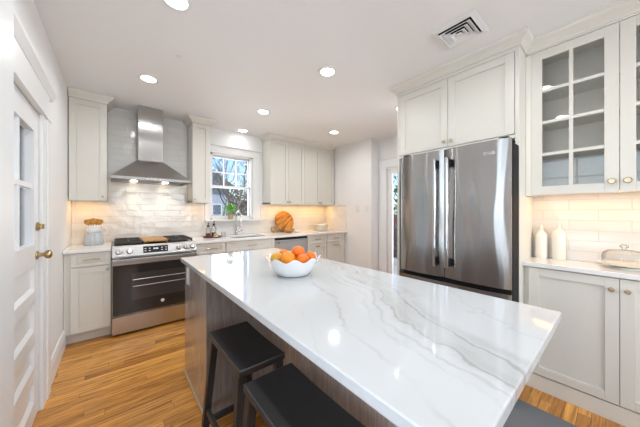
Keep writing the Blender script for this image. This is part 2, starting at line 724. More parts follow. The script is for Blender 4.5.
# tiled backsplash
mb = MB()
mb.box(XL + 0.001, XRB - 0.001, YB - 0.008, YB - 0.0005, 0.9205, 1.135)
mb.box(XL + 0.001, 1.00, YB - 0.008, YB - 0.0005, 1.135, 1.41)
mb.box(1.92, XRB - 0.001, YB - 0.008, YB - 0.0005, 1.135, 1.41)
mb.box(-0.068, 0.793, YB - 0.008, YB - 0.0005, 1.41, ZC - 0.001)
struct(mb.build('trim_1', M['tileX']), 'glossy white tile backsplash rising to the ceiling behind the hood')
struct(MB().box(XR - 0.008, XR - 0.0005, -0.9, 0.462, 0.9205, 1.42).build('trim_2', M['tileY']), 'glossy tile backsplash above the shallow hutch counter')
struct(MB().box(XRB - 0.008, XRB - 0.0005, 3.31, YB - 0.009, 0.9205, 1.41).build('trim_3', M['tileY']), 'tile return on the right wall by the sink counter')

# baseboards
def baseboard(name, path):
    mb = MB()
    mb.sweep(path, [(0, 0.001), (0.016, 0.001), (0.016, 0.13), (0.010, 0.15), (0.010, 0.165), (0, 0.172)])
    return struct(mb.build(name, M['trim']))


baseboard('baseboard_left', [(XL + 0.0005, 2.63), (XL + 0.0005, 3.39)])
baseboard('baseboard_left_near', [(JX + 0.0005, YR + 0.02), (JX + 0.0005, JY)])
baseboard('baseboard_right', [(XRB - 0.0005, 3.30), (XRB - 0.0005, 2.721)])
baseboard('baseboard_rear', [(XR, YR + 0.0005), (JX, YR + 0.0005)])

# ---- back door in the left wall
door = bpy.data.objects.new('door_1', None)
COL.objects.link(door)
struct(door, 'white panelled door with four glass panes and brass lock')
door.location = (XL, DOOR[0], 0)
W = DOOR[1] - DOOR[0]


def door_leaf():
    mb = MB()
    x0, x1 = -0.045, -0.003          # the room side is +x
    s = 0.105
    zs = [(0.01, 0.115), (0.255, 0.335), (0.47, 0.557), (0.72, 0.80), (0.955, 1.09), (1.785, 1.93)]
    mb.box(x0, x1, 0.004, s, 0.008, 1.93)
    mb.box(x0, x1, W - s, W - 0.004, 0.008, 1.93)
    for a, b in zs:
        mb.box(x0, x1, s, W - s, a, b)
    for (a0, a1), (b0, b1) in zip(zs[:4], zs[1:5]):
        mb.box(x0 + 0.012, x1 - 0.016, s, W - s, a1, b0)
        # bevel slope round the panel: bottom and top
        mb.prism([(x1 - 0.016, a1), (x1, a1), (x1 - 0.016, a1 + 0.022)], 'y', s, W - s)
        mb.prism([(x1 - 0.016, b0), (x1 - 0.016, b0 - 0.012), (x1, b0)], 'y', s, W - s)
    c = W / 2
    mb.box(x0 + 0.006, x1 - 0.006, c - 0.014, c + 0.014, 1.09, 1.785)
    mb.box(x0 + 0.0065, x1 - 0.0065, s, W - s, 1.428, 1.458)
    return mb


door_leaf().build('leaf', M['trim'], door, bevel=0.002)
for k, (a, b) in enumerate([(1.09, 1.428), (1.458, 1.785)]):
    for (c, d) in [(0.105, W / 2 - 0.014), (W / 2 + 0.014, W - 0.105)]:
        box_obj('pane', (-0.043, -0.040, c + 0.001, d - 0.001, a + 0.001, b - 0.001), M['pane'], door)
ky = W - 0.052
mb = MB().cyl((0, ky, 1.015), 0.028, 'x', -0.003, 0.004)
mb.cyl((0, ky, 1.015), 0.011, 'x', 0.004, 0.035)
kn = mb.build('door_knob_stem', M['gold'], door, smooth=True)
mb = MB().lathe([(0, 0), (0.018, 0.0), (0.026, 0.008), (0.028, 0.018), (0.024, 0.028), (0.012, 0.034), (0, 0.035)], 24)
mb.build('door_knob', M['gold'], door, smooth=True, loc=(0.032, ky, 1.015), rot=(0, radians(90), 0))
mb = MB().cyl((0, ky, 1.195), 0.027, 'x', -0.003, 0.008)
mb.cyl((0, ky, 1.195), 0.018, 'x', 0.008, 0.018)
mb.box(0.018, 0.032, ky - 0.004, ky + 0.004, 1.18, 1.21)
mb.build('deadbolt', M['gold'], door, smooth=True)

# door casing with a stepped head and cap
mb = MB()
mb.box(XL + 0.0005, XL + 0.018, DOOR[1], 2.60, 0.0, 1.92)
mb.box(XL + 0.018, XL + 0.026, DOOR[1] + 0.10, 2.60, 0.0, 1.92)
mb.box(XL + 0.0005, XL + 0.018, JY + 0.002, DOOR[0], 0.0, 1.92)
mb.box(XL + 0.0005, XL + 0.03, JY + 0.002, 2.615, 1.92, 1.955)
mb.box(XL + 0.0005, XL + 0.020, JY + 0.002, 2.60, 1.955, 2.10)
mb.prism([(XL + 0.0005, 2.10), (XL + 0.022, 2.10), (XL + 0.045, 2.145), (XL + 0.045, 2.17), (XL + 0.0005, 2.17)], 'y', JY + 0.002, 2.69)
struct(mb.build('trim_4', M['trim'], bevel=0.002), 'white door casing with a capped head')

# garden door on the right
gd = bpy.data.objects.new('door_2', None)
COL.objects.link(gd)
struct(gd, 'glazed garden door beside the fridge')
gd.location = (XRD, 0, 0)
mb = MB()
y0, y1 = GD[0], GD[1]
mb.box(0.03, 0.07, y0 + 0.005, y0 + 0.09, 0.01, 2.03)
mb.box(0.03, 0.07, y1 - 0.085, y1 - 0.005, 0.01, 2.03)
mb.box(0.03, 0.07, y0 + 0.09, y1 - 0.085, 0.01, 0.22)
mb.box(0.03, 0.07, y0 + 0.09, y1 - 0.085, 1.93, 2.03)
mb.build('leaf', M['trim'], gd, bevel=0.002)
box_obj('pane', (0.048, 0.053, y0 + 0.091, y1 - 0.086, 0.221, 1.929), M['pane'], gd)
mb = MB()
mb.box(XRD - 0.018, XRD - 0.0005, GD[1], 2.70, 0, 2.04)
mb.box(XRD - 0.018, XRD - 0.0005, 1.51, GD[0], 0, 2.04)
mb.box(XRD - 0.020, XRD - 0.0005, 1.51, 2.715, 2.04, 2.18)
mb.box(XRD - 0.036, XRD - 0.0005, 1.51, 2.718, 2.18, 2.21)
struct(mb.build('trim_5', M['trim'], bevel=0.002), 'white casing round the garden door')

# ---- windows


def sash_window(name, x0, x1, z0, z1, loc, rotz, cols=3, grid=True, label=None):
    """double-hung window; local x along the wall, room side = -y, wall face at y = 0"""
    w = bpy.data.objects.new(name, None)
    COL.objects.link(w)
    struct(w, label)
    w.location = loc
    w.rotation_euler = (0, 0, rotz)
    zm = (z0 + z1) / 2
    mb = MB()
    f = 0.035
    for a, b in ((x0, x0 + f), (x1 - f, x1)):
        mb.box(a, b, 0.0, 0.12, z0, z1)
    mb.box(x0, x1, 0.0, 0.12, z1 - f * 0.8, z1)
    mb.box(x0, x1, 0.0, 0.12, z0, z0 + f * 0.6)
    mb.build('window_frame', M['trim'], w, bevel=0.002)
    for nm, a, b, yy in (('upper_sash', zm - 0.018, z1 - f * 0.8, 0.075), ('lower_sash', z0 + f * 0.6, zm + 0.018, 0.04)):
        mb = MB()
        s = 0.028
        mb.box(x0 + f, x0 + f + s * 0.4, yy, yy + 0.03, a, b)
        mb.box(x1 - f - s * 0.4, x1 - f, yy, yy + 0.03, a, b)
        mb.box(x0 + f, x1 - f, yy, yy + 0.03, a, a + s * 1.1)
        mb.box(x0 + f, x1 - f, yy, yy + 0.03, b - s, b)
        o = mb.build(nm, M['trim'], w, bevel=0.002)
        if nm == 'upper_sash' and grid:
            mb = MB()
            xa, xb = x0 + f, x1 - f
            for k in range(1, cols):
                c = xa + (xb - xa) * k / cols
                mb.box(c - 0.009, c + 0.009, yy + 0.004, yy + 0.026, a + s, b - s)
            c = (a + b) / 2
            mb.box(xa, xb, yy + 0.005, yy + 0.025, c - 0.009, c + 0.009)
            mb.build('muntins', M['trim'], o)
        MB().box(x0 + f + 0.001, x1 - f - 0.001, yy + 0.013, yy + 0.017, a + 0.003, b - 0.003).build('pane', M['pane'], o)
    return w


w1 = sash_window('window_1', WIN[0], WIN[1], WIN[2], WIN[3], (0, YB, 0), 0, label='white double hung window over the sink')
mb = MB()
mb.box(WIN[1], 1.905, -0.02, -0.0005, 1.165, 2.185)
mb.box(1.025, WIN[0], -0.02, -0.0005, 1.165, 2.185)
mb.box(1.025, 1.905, -0.022, -0.0005, 2.185, 2.295)
mb.box(1.022, 1.925, -0.04, -0.0005, 2.295, 2.32)
mb.build('casing', M['trim'], w1, bevel=0.002)
mb = MB()
mb.box(1.025, 1.935, -0.085, 0.04, 1.14, 1.165)
mb.build('sill', M['trim'], w1, bevel=0.004)

w2 = sash_window('window_2', -LW[1], -LW[0], LW[2], LW[3], (JX, 0, 0), radians(90), cols=3, label='daylit window in the near left wall')
w2.rotation_euler = (0, 0, radians(90))
w2.location = (JX, LW[0] + LW[1], 0)
w3 = sash_window('window_3', RW[0], RW[1], RW[2], RW[3], (RW[0] + RW[1], YR, 0), radians(180), cols=4, label='wide window in the rear wall')

# ------------------------------------------------------------------ cabinets
CROWN = [(0, -0.075), (0.010, -0.075), (0.012, -0.060), (0.030, -0.042), (0.052, -0.024), (0.060, -0.012), (0.060, -0.001), (0, -0.001)]


def shaker(name, parent, x0, x1, z0, z1, fr=0.058, m=None, glass=None, top=None):
    """recessed-panel door / drawer front: front face at y=-0.02, back at 0"""
    mb = MB()
    y0, y1 = -0.021, -0.001
    t = top if top else fr
    mb.box(x0, x0 + fr, y0, y1, z0, z1)
    mb.box(x1 - fr, x1, y0, y1, z0, z1)
    mb.box(x0 + fr, x1 - fr, y0, y1, z0, z0 + t)
    mb.box(x0 + fr, x1 - fr, y0, y1, z1 - t, z1)
    if not glass:
        mb.box(x0 + fr, x1 - fr, y0 + 0.010, y1, z0 + t, z1 - t)
    return mb.build(name, m or M['cab'], parent, bevel=0.0015)


def slab_front(name, parent, x0, x1, z0, z1, m=None):
    mb = MB().box(x0, x1, -0.021, -0.001, z0, z1)
    return mb.build(name, m or M['cab'], parent, bevel=0.002)


def knob(parent, x, z, m=None, r=0.013):
    mb = MB().lathe([(0, -0.0), (0.006, 0.0), (0.006, 0.012), (r, 0.014), (r * 1.05, 0.020), (r * 0.85, 0.026), (0, 0.027)], 20)
    return mb.build('knob', m or M['brass'], parent, smooth=True, loc=(x, -0.021, z), rot=(radians(90), 0, 0))


def pull(parent, x, z, w=0.13):
    mb = MB()
    mb.tube([(x - w / 2, -0.048, z), (x + w / 2, -0.048, z)], 0.006, 10)
    for s in (-1, 1):
        mb.tube([(x + s * w * 0.36, -0.021, z), (x + s * w * 0.36, -0.048, z)], 0.005, 8)
    return mb.build('pull', M['brass'], parent, smooth=True)


def crown(root, w, d, zt, left=True, right=True):
    path = []
    if left:
        path.append((0, d))
    path += [(0, -0.021), (w, -0.021)]
    if right:
        path.append((w, d))
    mb = MB().sweep(path, [(o, zt + z) for o, z in CROWN])
    return mb.build('crown', M['cab'], root)


def upper(label, x0, x1, doors, left=True, right=True, knobs=None, strip=True, group='white wall cabinets'):
    """wall cabinet on the back wall; doors: list of (a, b) fractions in m"""
    w = x1 - x0
    d = YB - 0.009 - 3.661
    r = thing('wall_cabinet', label, 'cabinet', (x0, 3.661, 0), 0, group)
    zt = ZC
    mb = MB()
    mb.box(0, w, 0, d, 1.42, 1.44)
    mb.box(0, 0.018, 0, d, 1.405, zt - 0.002)
    mb.box(w - 0.018, w, 0, d, 1.405, zt - 0.002)
    mb.box(0.018, w - 0.018, 0, 0.018, 1.405, 1.44)
    mb.box(0.018, w - 0.018, 0.0, d, 1.44, zt - 0.002)
    mb.box(0, w, -0.021, 0, 2.487, zt - 0.002)
    mb.build('carcass', M['cab'], r)
    for i, (a, b) in enumerate(doors):
        dd = shaker('door', r, a + 0.0015, b - 0.0015, 1.41, 2.483)
        if knobs:
            knob(dd, knobs[i], 1.455)
    crown(r, w, d, zt, left, right)
    if strip:
        MB().box(0.04, w - 0.04, 0.10, 0.125, 1.412, 1.4195).build('light_strip', M['strip'], r)
    return r


upper('narrow single-door white wall cabinet in the left corner above the pitcher', XL + 0.006, -0.070,
      [(0, 0.304)], False, True, [0.27])
upper('slim tall white wall cabinet squeezed between the range hood and the window', 0.797, 1.020,
      [(0, 0.223)], True, True, [0.03])
upper('double-door white wall cabinet immediately right of the window, above the round board', 1.962, 2.642,
      [(0, 0.34), (0.34, 0.68)], True, False, [0.315, 0.365])
upper('double-door white wall cabinet tucked against the far right corner wall', 2.6435, 3.37,
      [(0, 0.363), (0.363, 0.7265)], False, False, [0.338, 0.388])
for x0, x1, p in ((-0.34, -0.10, 0.6), (0.83, 0.99, 0.35), (2.0, 2.6, 1.3), (2.68, 3.33, 1.4)):
    light('under_cabinet_strip', 'AREA', ((x0 + x1) / 2, 3.78, 1.403), p, STRIP_C, (0, 0, 0), x1 - x0, 0.03)


def base(label, x0, x1, y, fronts, rot=0, depth=0.60, group='white base cabinets', toe=0.06, ends=True, zt=0.888):
    """base cabinet; fronts: list of (kind, a, b, z0, z1, hardware)"""
    w = x1 - x0
    r = thing('base_cabinet', label, 'cabinet', (x0, y, 0), rot, group)
    mb = MB()
    mb.box(0, w, 0, depth, 0.105, zt)
    mb.build('carcass', M['cab'], r)
    mb = MB().box(0, w, toe, toe + 0.02, 0.001, 0.105)
    mb.build('toe_kick', M['cab'], r)
    for k, a, b, z0, z1, hw in fronts:
        if k == 'drawer':
            o = slab_front('drawer', r, a, b, z0, z1) if z1 - z0 < 0.0 else shaker('drawer', r, a, b, z0, z1, 0.045, top=0.032)
        else:
            o = shaker('door', r, a, b, z0, z1)
        for h in hw:
            if h[0] == 'pull':
                pull(o, h[1], h[2], h[3] if len(h) > 3 else 0.13)
            else:
                knob(o, h[1], h[2])
    return r


YCB = 3.356
base('white base cabinet with one drawer, left of the range under the pitcher', XL + 0.002, -0.031, YCB,
     [('drawer', 0.048, 0.342, 0.752, 0.882, [('pull', 0.20, 0.82)]),
      ('door', 0.048, 0.342, 0.115, 0.742, [('knob', 0.318, 0.705)])], depth=0.57)
base('white base cabinet between the range and the sink unit', 0.762, 1.132, YCB,
     [('drawer', 0.01, 0.366, 0.752, 0.882, [('pull', 0.188, 0.817)]),
      ('door', 0.01, 0.366, 0.115, 0.742, [('knob', 0.04, 0.705)])], depth=0.57)
r = base('white sink base cabinet under the window', 1.133, 1.868, YCB,
         [('drawer', 0.004, 0.731, 0.752, 0.882, [('pull', 0.3675, 0.817)]),
          ('door', 0.004, 0.366, 0.115, 0.742, [('knob', 0.335, 0.705)]),
          ('door', 0.369, 0.731, 0.115, 0.742, [('knob', 0.40, 0.705)])], depth=0.57, zt=0.66)
MB().box(0, 0.735, 0, 0.018, 0.66, 0.888).build('apron', M['cab'], r)
base('white drawer-topped base cabinet just right of the dishwasher', 2.484, 2.914, YCB,
     [('drawer', 0.004, 0.426, 0.735, 0.882, [('pull', 0.215, 0.815)]),
      ('door', 0.004, 0.2135, 0.115, 0.725, [('knob', 0.19, 0.69)]),
      ('door', 0.2165, 0.426, 0.115, 0.725, [('knob', 0.24, 0.69)])], depth=0.57)
base('white base cabinet with pull-out bin front, last one before the right wall', 2.915, XRB - 0.005, YCB,
     [('drawer', 0.004, 0.43, 0.735, 0.882, [('pull', 0.217, 0.815)]),
      ('door', 0.004, 0.43, 0.115, 0.725, [('pull', 0.217, 0.692)])], depth=0.57)

# countertops on the back wall
tag(MB().box(XL + 0.002, -0.032, 3.305, YB - 0.0095, 0.8895, 0.92).build('countertop', M['quartz'], bevel=0.003),
    'short white quartz countertop left of the range, holding the pitcher', 'countertop', 'white quartz countertops')
SK = (1.24, 1.80, 3.42, 3.77)
mb = MB()
X0, X1, Y0, Y1 = 0.762, XRB - 0.0085, 3.305, YB - 0.0095
xs, ys = [X0, SK[0], SK[1], X1], [Y0, SK[2], SK[3], Y1]
gv = {}
for i, x in enumerate(xs):
    for j, y in enumerate(ys):
        for k, z in enumerate((0.8895, 0.92)):
            gv[i, j, k] = mb.bm.verts.new((x, y, z))
for i in range(3):
    for j in range(3):
        if (i, j) == (1, 1):
            continue
        for k in (0, 1):
            mb.bm.faces.new([gv[i, j, k], gv[i + 1, j, k], gv[i + 1, j + 1, k], gv[i, j + 1, k]])
for i in range(3):
    for j in (0, 3):
        mb.bm.faces.new([gv[i, j, 0], gv[i + 1, j, 0], gv[i + 1, j, 1], gv[i, j, 1]])
        mb.bm.faces.new([gv[j, i, 0], gv[j, i + 1, 0], gv[j, i + 1, 1], gv[j, i, 1]])
for (a, b) in (((1, 1), (2, 1)), ((2, 1), (2, 2)), ((2, 2), (1, 2)), ((1, 2), (1, 1))):
    mb.bm.faces.new([gv[(*a, 0)], gv[(*b, 0)], gv[(*b, 1)], gv[(*a, 1)]])
tag(mb.build('countertop', M['quartz'], bevel=0.003), 'long white quartz countertop under the window with the sink cut into it', 'countertop', 'white quartz countertops')

# sink and faucet
sk = thing('sink', 'undermount steel sink sunk into the long counter below the window', 'sink', (0, 0, 0))
mb = MB()
a0, a1, b0, b1 = SK[0] - 0.01, SK[1] + 0.01, SK[2] - 0.01, SK[3] + 0.01
zb, zt = 0.70, 0.889
mb.box(a0, a1, b0, b1, zb - 0.004, zb)
mb.box(a0, a0 + 0.006, b0, b1, zb, zt)
mb.box(a1 - 0.006, a1, b0, b1, zb, zt)
mb.box(a0, a1, b0, b0 + 0.006, zb, zt)
mb.box(a0, a1, b1 - 0.006, b1, zb, zt)
mb.build('basin', M['steel'], sk)
MB().lathe([(0, 0.0005), (0.04, 0.0005), (0.045, 0.003), (0.03, 0.004), (0, 0.002)], 24, (1.52, 3.62, zb)).build('drain', M['chrome'], sk, smooth=True)

fc = thing('faucet', 'chrome gooseneck kitchen faucet standing behind the sink', 'faucet', (1.465, 3.835, 0.9205))
MB().lathe([(0, 0), (0.027, 0), (0.027, 0.008), (0.02, 0.014), (0.019, 0.06), (0, 0.062)], 24).build('base', M['chrome'], fc, smooth=True)
pts = [(0, 0, 0.05), (0, 0, 0.28)]
for k in range(1, 13):
    a = pi * k / 12
    pts.append((0, -0.09 + 0.09 * cos(a), 0.28 + 0.09 * sin(a)))
pts.append((0, -0.18, 0.22))
MB().tube(pts, 0.012, 14).build('spout', M['chrome'], fc, smooth=True)
MB().tube([(0, -0.18, 0.222), (0, -0.18, 0.12)], 0.017, 14).build('spray_head', M['chrome'], fc, smooth=True)
MB().tube([(0.018, 0, 0.045), (0.05, 0, 0.05), (0.10, 0, 0.075)], 0.007, 10).build('lever', M['chrome'], fc, smooth=True)

# dishwasher
dw = thing('dishwasher', 'stainless steel dishwasher set into the long counter run', 'dishwasher', (1.8705, 3.335, 0))
ww = 0.611
MB().box(0.002, ww - 0.002, 0.03, 0.58, 0.10, 0.886).build('tub', M['dark'], dw)
MB().box(0.004, ww - 0.004, 0.0, 0.03, 0.115, 0.846).build('door', M['steel'], dw, bevel=0.004)
MB().box(0.004, ww - 0.004, 0.002, 0.03, 0.850, 0.872).build('control_panel', M['glassblk'], dw, bevel=0.003)
mb = MB().bar((0.05, -0.035, 0.812), (ww - 0.05, -0.035, 0.812), 0.026, 0.022)
mb.box(0.07, 0.09, -0.035, 0.0, 0.804, 0.820)
mb.box(ww - 0.09, ww - 0.07, -0.035, 0.0, 0.804, 0.820)
mb.build('handle', M['steel'], dw, bevel=0.003)
MB().box(0.004, ww - 0.004, 0.06, 0.08, 0.001, 0.10).build('toe_kick', M['dark'], dw)

# ------------------------------------------------------------------ range
rg = thing('range', 'stainless steel gas range with black glass oven door under the hood', 'stove', (-0.027, 3.27, 0))
RWD = 0.784
MB().box(0.004, RWD - 0.004, 0.035, 0.655, 0.02, 0.905).build('body', M['steel'], rg)
# oven door, frame and dark glass
mb = MB()
mb.box(0.0, RWD, 0.0, 0.034, 0.215, 0.765)
od = mb.build('oven_door', M['steel'], rg, bevel=0.004)
MB().box(0.006, RWD - 0.006, -0.004, 0.0005, 0.222, 0.735).build('glass', M['glassblk'], od, bevel=0.002)
ow = MB().box(0.16, RWD - 0.10, -0.0052, -0.0041, 0.36, 0.64).build('oven_window', mat('smoked_glass', (0.05, 0.043, 0.04), 0.1), od)
for z in (0.50, 0.57):
    MB().tube([(0.17, -0.006, z), (RWD - 0.11, -0.006, z)], 0.003, 6).build('oven_rack', M['steel'], ow)
mb = MB().bar((0.0, -0.048, 0.785), (RWD, -0.048, 0.785), 0.028, 0.034)
mb.box(0.03, 0.06, -0.04, 0.012, 0.765, 0.80)
mb.box(RWD - 0.06, RWD - 0.03, -0.04, 0.012, 0.765, 0.80)
mb.build('handle', M['steel'], od, bevel=0.005)
mb = MB().lathe([(0, 0), (0.018, 0), (0.018, 0.002), (0.0145, 0.003), (0.0135, 0.0015), (0, 0.0015)], 24)
mb.build('badge', M['letter'], od, smooth=True, loc=(0.437, -0.004, 0.30), rot=(radians(90), 0, 0))
MB().box(0.0, RWD, 0.0, 0.034, 0.03, 0.205).build('drawer', M['steel'], rg, bevel=0.004)
for x in (0.05, RWD - 0.05):
    for y in (0.08, 0.6):
        MB().cyl((x, y, 0), 0.018, 'z', 0.001, 0.03, 12).build('foot', M['dark'], rg)
# slanted control panel
mb = MB()
mb.prism([(-0.012, 0.822), (0.04, 0.822), (0.09, 0.93), (0.025, 0.93)], 'x', 0.0, RWD)
cp = mb.build('control_panel', M['steel'], rg, bevel=0.003)
# frame for things on the slanted face
sl = Vector((0, 0.037, 0.108)).normalized()
nr = Vector((0, -0.108, 0.037)).normalized()
sl_rot = math.atan2(0.108, 0.037)


def on_panel(x, t, out=0.0):
    return Vector((x, -0.012, 0.822)) + sl * t + nr * out


kn_rot = (math.acos(nr.z), 0, 0)
for x in (0.055, 0.145, 0.60, 0.672, 0.742):
    mb = MB().lathe([(0, 0), (0.031, 0), (0.031, 0.006), (0.026, 0.008), (0.024, 0.034), (0.020, 0.038), (0, 0.038)], 24)
    k = mb.build('knob', M['steel'], cp, smooth=True, loc=on_panel(x, 0.052, 0.0005), rot=kn_rot)
    MB().box(-0.003, 0.003, -0.020, 0.020, 0.0375, 0.046).build('grip', M['chrome'], k, bevel=0.001)
c = on_panel(0.375, 0.057, 0.001)
dsp = MB().box(-0.115, 0.115, -0.036, 0.036, -0.003, 0.001).build('display', M['glassblk'], cp, loc=c, rot=(math.acos(nr.z), 0, 0))
for i in range(6):
    for j in range(2):
        x = -0.095 + i * 0.038
        if abs(x) > 0.03:
            MB().box(x - 0.008, x + 0.008, -0.016 + j * 0.026, -0.010 + j * 0.026, 0.001, 0.0014).build('button', M['letter'], dsp)
for x in (-0.018, -0.008, 0.006, 0.016):
    MB().box(x - 0.003, x + 0.003, 0.0, 0.014, 0.001, 0.0014).build('lit_digit', M['led'], dsp)
# cooktop
MB().box(0.0, RWD, 0.09, 0.655, 0.906, 0.926).build('cooktop', M['glassblk'], rg, bevel=0.003)


def grate(x0, x1):
    mb = MB()
    z0, z1 = 0.942, 0.964
    t = 0.014
    for x in (x0, x1 - t):
        mb.box(x, x + t, 0.11, 0.63, z0, z1)
    for y in (0.11, 0.365, 0.63 - t):
        mb.box(x0, x1, y, y + t, z0, z1)
    xm = (x0 + x1) / 2
    mb.box(xm - t / 2, xm + t / 2, 0.11, 0.63, z0 + 0.002, z1 + 0.003)
    for y in (0.24, 0.50):
        mb.box(x0, x1, y - t / 2, y + t / 2, z0 + 0.002, z1 + 0.003)
    for x in (x0, x1 - t):
        for y in (0.11, 0.63 - t):
            mb.box(x, x + t, y, y + t, 0.9265, z0)
    return mb


for x0, x1 in ((0.02, 0.265), (0.52, 0.765)):
    g = grate(x0, x1).build('grate', M['iron'], rg, bevel=0.003)
for x in (0.142, 0.642):
    for y in (0.24, 0.50):
        MB().lathe([(0, 0), (0.045, 0), (0.045, 0.006), (0.03, 0.012), (0, 0.013)], 20, (x, y, 0.9265)).build('burner', M['iron'], rg, smooth=True)
mb = MB()
mb.box(0.272, 0.512, 0.12, 0.62, 0.945, 0.962)
for x in (0.28, 0.49):
    for y in (0.13, 0.59):
        mb.box(x, x + 0.014, y, y + 0.014, 0.9265, 0.945)
mb.build('griddle', M['olive'], rg, bevel=0.004)  # brownish reflection put into the griddle's colour with the wood tone

# ------------------------------------------------------------------ hood
hd = thing('range_hood', 'stainless steel pyramid range hood with tall chimney above the stove', 'range hood', (0.346, YB - 0.0085, 0))
mb = MB()
mb.box(-0.135, 0.115, -0.285, 0, 1.898, ZC - 0.0015)
mb.build('chimney', M['hood'], hd, bevel=0.002)
mb = MB()
zb, zt = 1.676, 1.90
B = [(-0.385, -0.50), (0.385, -0.50), (0.385, 0), (-0.385, 0)]
Tp = [(-0.145, -0.295), (0.125, -0.295), (0.125, 0), (-0.145, 0)]
vs = [(x, y, zb) for x, y in B] + [(x, y, zt) for x, y in Tp]
mb.hull(vs, [(0, 1, 5, 4), (1, 2, 6, 5), (2, 3, 7, 6), (3, 0, 4, 7), (4, 5, 6, 7), (3, 2, 1, 0)])
mb.build('canopy', M['hood'], hd, bevel=0.002)
mb = MB()
mb.box(-0.385, 0.385, -0.50, -0.482, 1.648, 1.676)
mb.box(-0.385, 0.385, -0.018, 0, 1.648, 1.676)
mb.box(-0.385, -0.367, -0.482, -0.018, 1.648, 1.676)
mb.box(0.367, 0.385, -0.482, -0.018, 1.648, 1.676)
mb.box(-0.367, 0.367, -0.482, -0.018, 1.668, 1.676)
mb.build('rim', M['hoodrim'], hd)
for k in range(5):
    MB().cyl((-0.06 + k * 0.03, 0, 1.663), 0.006, 'y', -0.504, -0.5, 12).build('button', M['chrome'], hd)
for x in (-0.17, 0.16):
    MB().cyl((x, -0.13, 0), 0.032, 'z', 1.660, 1.668, 20).build('hood_lamp', M['hoodlamp'], hd)
    l = light('hood_spot', 'SPOT', (0.346 + x, YB - 0.0085 - 0.13, 1.65), 2.6, (1, 0.82, 0.58), (0, 0, 0), 0.03)
    l.data.spot_size = radians(95)
    l.data.spot_blend = 0.6

# ------------------------------------------------------------------ island
ISX0, ISX1, ISY0, ISY1 = 0.403, 1.2695, 0.138, 2.241
tag(MB().box(ISX0, ISX1, ISY0, ISY1, 0.889, 0.92).build('island_countertop', M['marble'], bevel=0.004),
    'large white veined quartz slab topping the kitchen island, holding the fruit bowl', 'countertop')
isl = thing('kitchen_island', 'grey-brown stained wood kitchen island under the veined slab', 'island', (0, 0, 0))
mb = MB()
mb.box(0.43, 1.225, 1.617, 2.215, 0.022, 0.888)
mb.build('end_cabinet', M['island'], isl, bevel=0.002)
mb = MB()
mb.box(0.715, 1.225, 0.42, 1.6165, 0.022, 0.888)
mb.build('back_panel', M['island'], isl, bevel=0.002)
mb = MB()
mb.box(0.422, 1.247, 1.609, 2.223, 0.001, 0.022)
mb.box(0.707, 1.247, 0.412, 1.609, 0.001, 0.022)
mb.build('base_trim', make_wood('pale_oak_trim', (0.62, 0.47, 0.32), (0.50, 0.36, 0.22), 9, (3, 3, 3)), isl, bevel=0.003)
ot = MB().box(0.4245, 0.4295, 2.055, 2.135, 0.735, 0.86).build('outlet', M['plastic'], isl, bevel=0.002)
for z in (0.772, 0.822):
    MB().box(0.4236, 0.4246, 2.08, 2.11, z - 0.014, z + 0.014).build('socket', M['letter'], ot)
# drawer/door fronts on the cooking side (facing the fridge)
for i in range(3):
    y0 = 0.44 + i * 0.592
    o = MB().box(1.2255, 1.2445, y0, y0 + 0.584, 0.115, 0.70).build('door', M['island'], isl, bevel=0.002)
    o = MB().box(1.2255, 1.2445, y0, y0 + 0.584, 0.71, 0.875).build('drawer', M['island'], isl, bevel=0.002)
    MB().tube([(1.268, y0 + 0.21, 0.79), (1.268, y0 + 0.37, 0.79)], 0.006, 8).tube([(1.244, y0 + 0.23, 0.79), (1.268, y0 + 0.23, 0.79)], 0.005, 8).tube([(1.244, y0 + 0.35, 0.79), (1.268, y0 + 0.35, 0.79)], 0.005, 8).build('pull', M['brass'], o, smooth=True)

# ------------------------------------------------------------------ stools


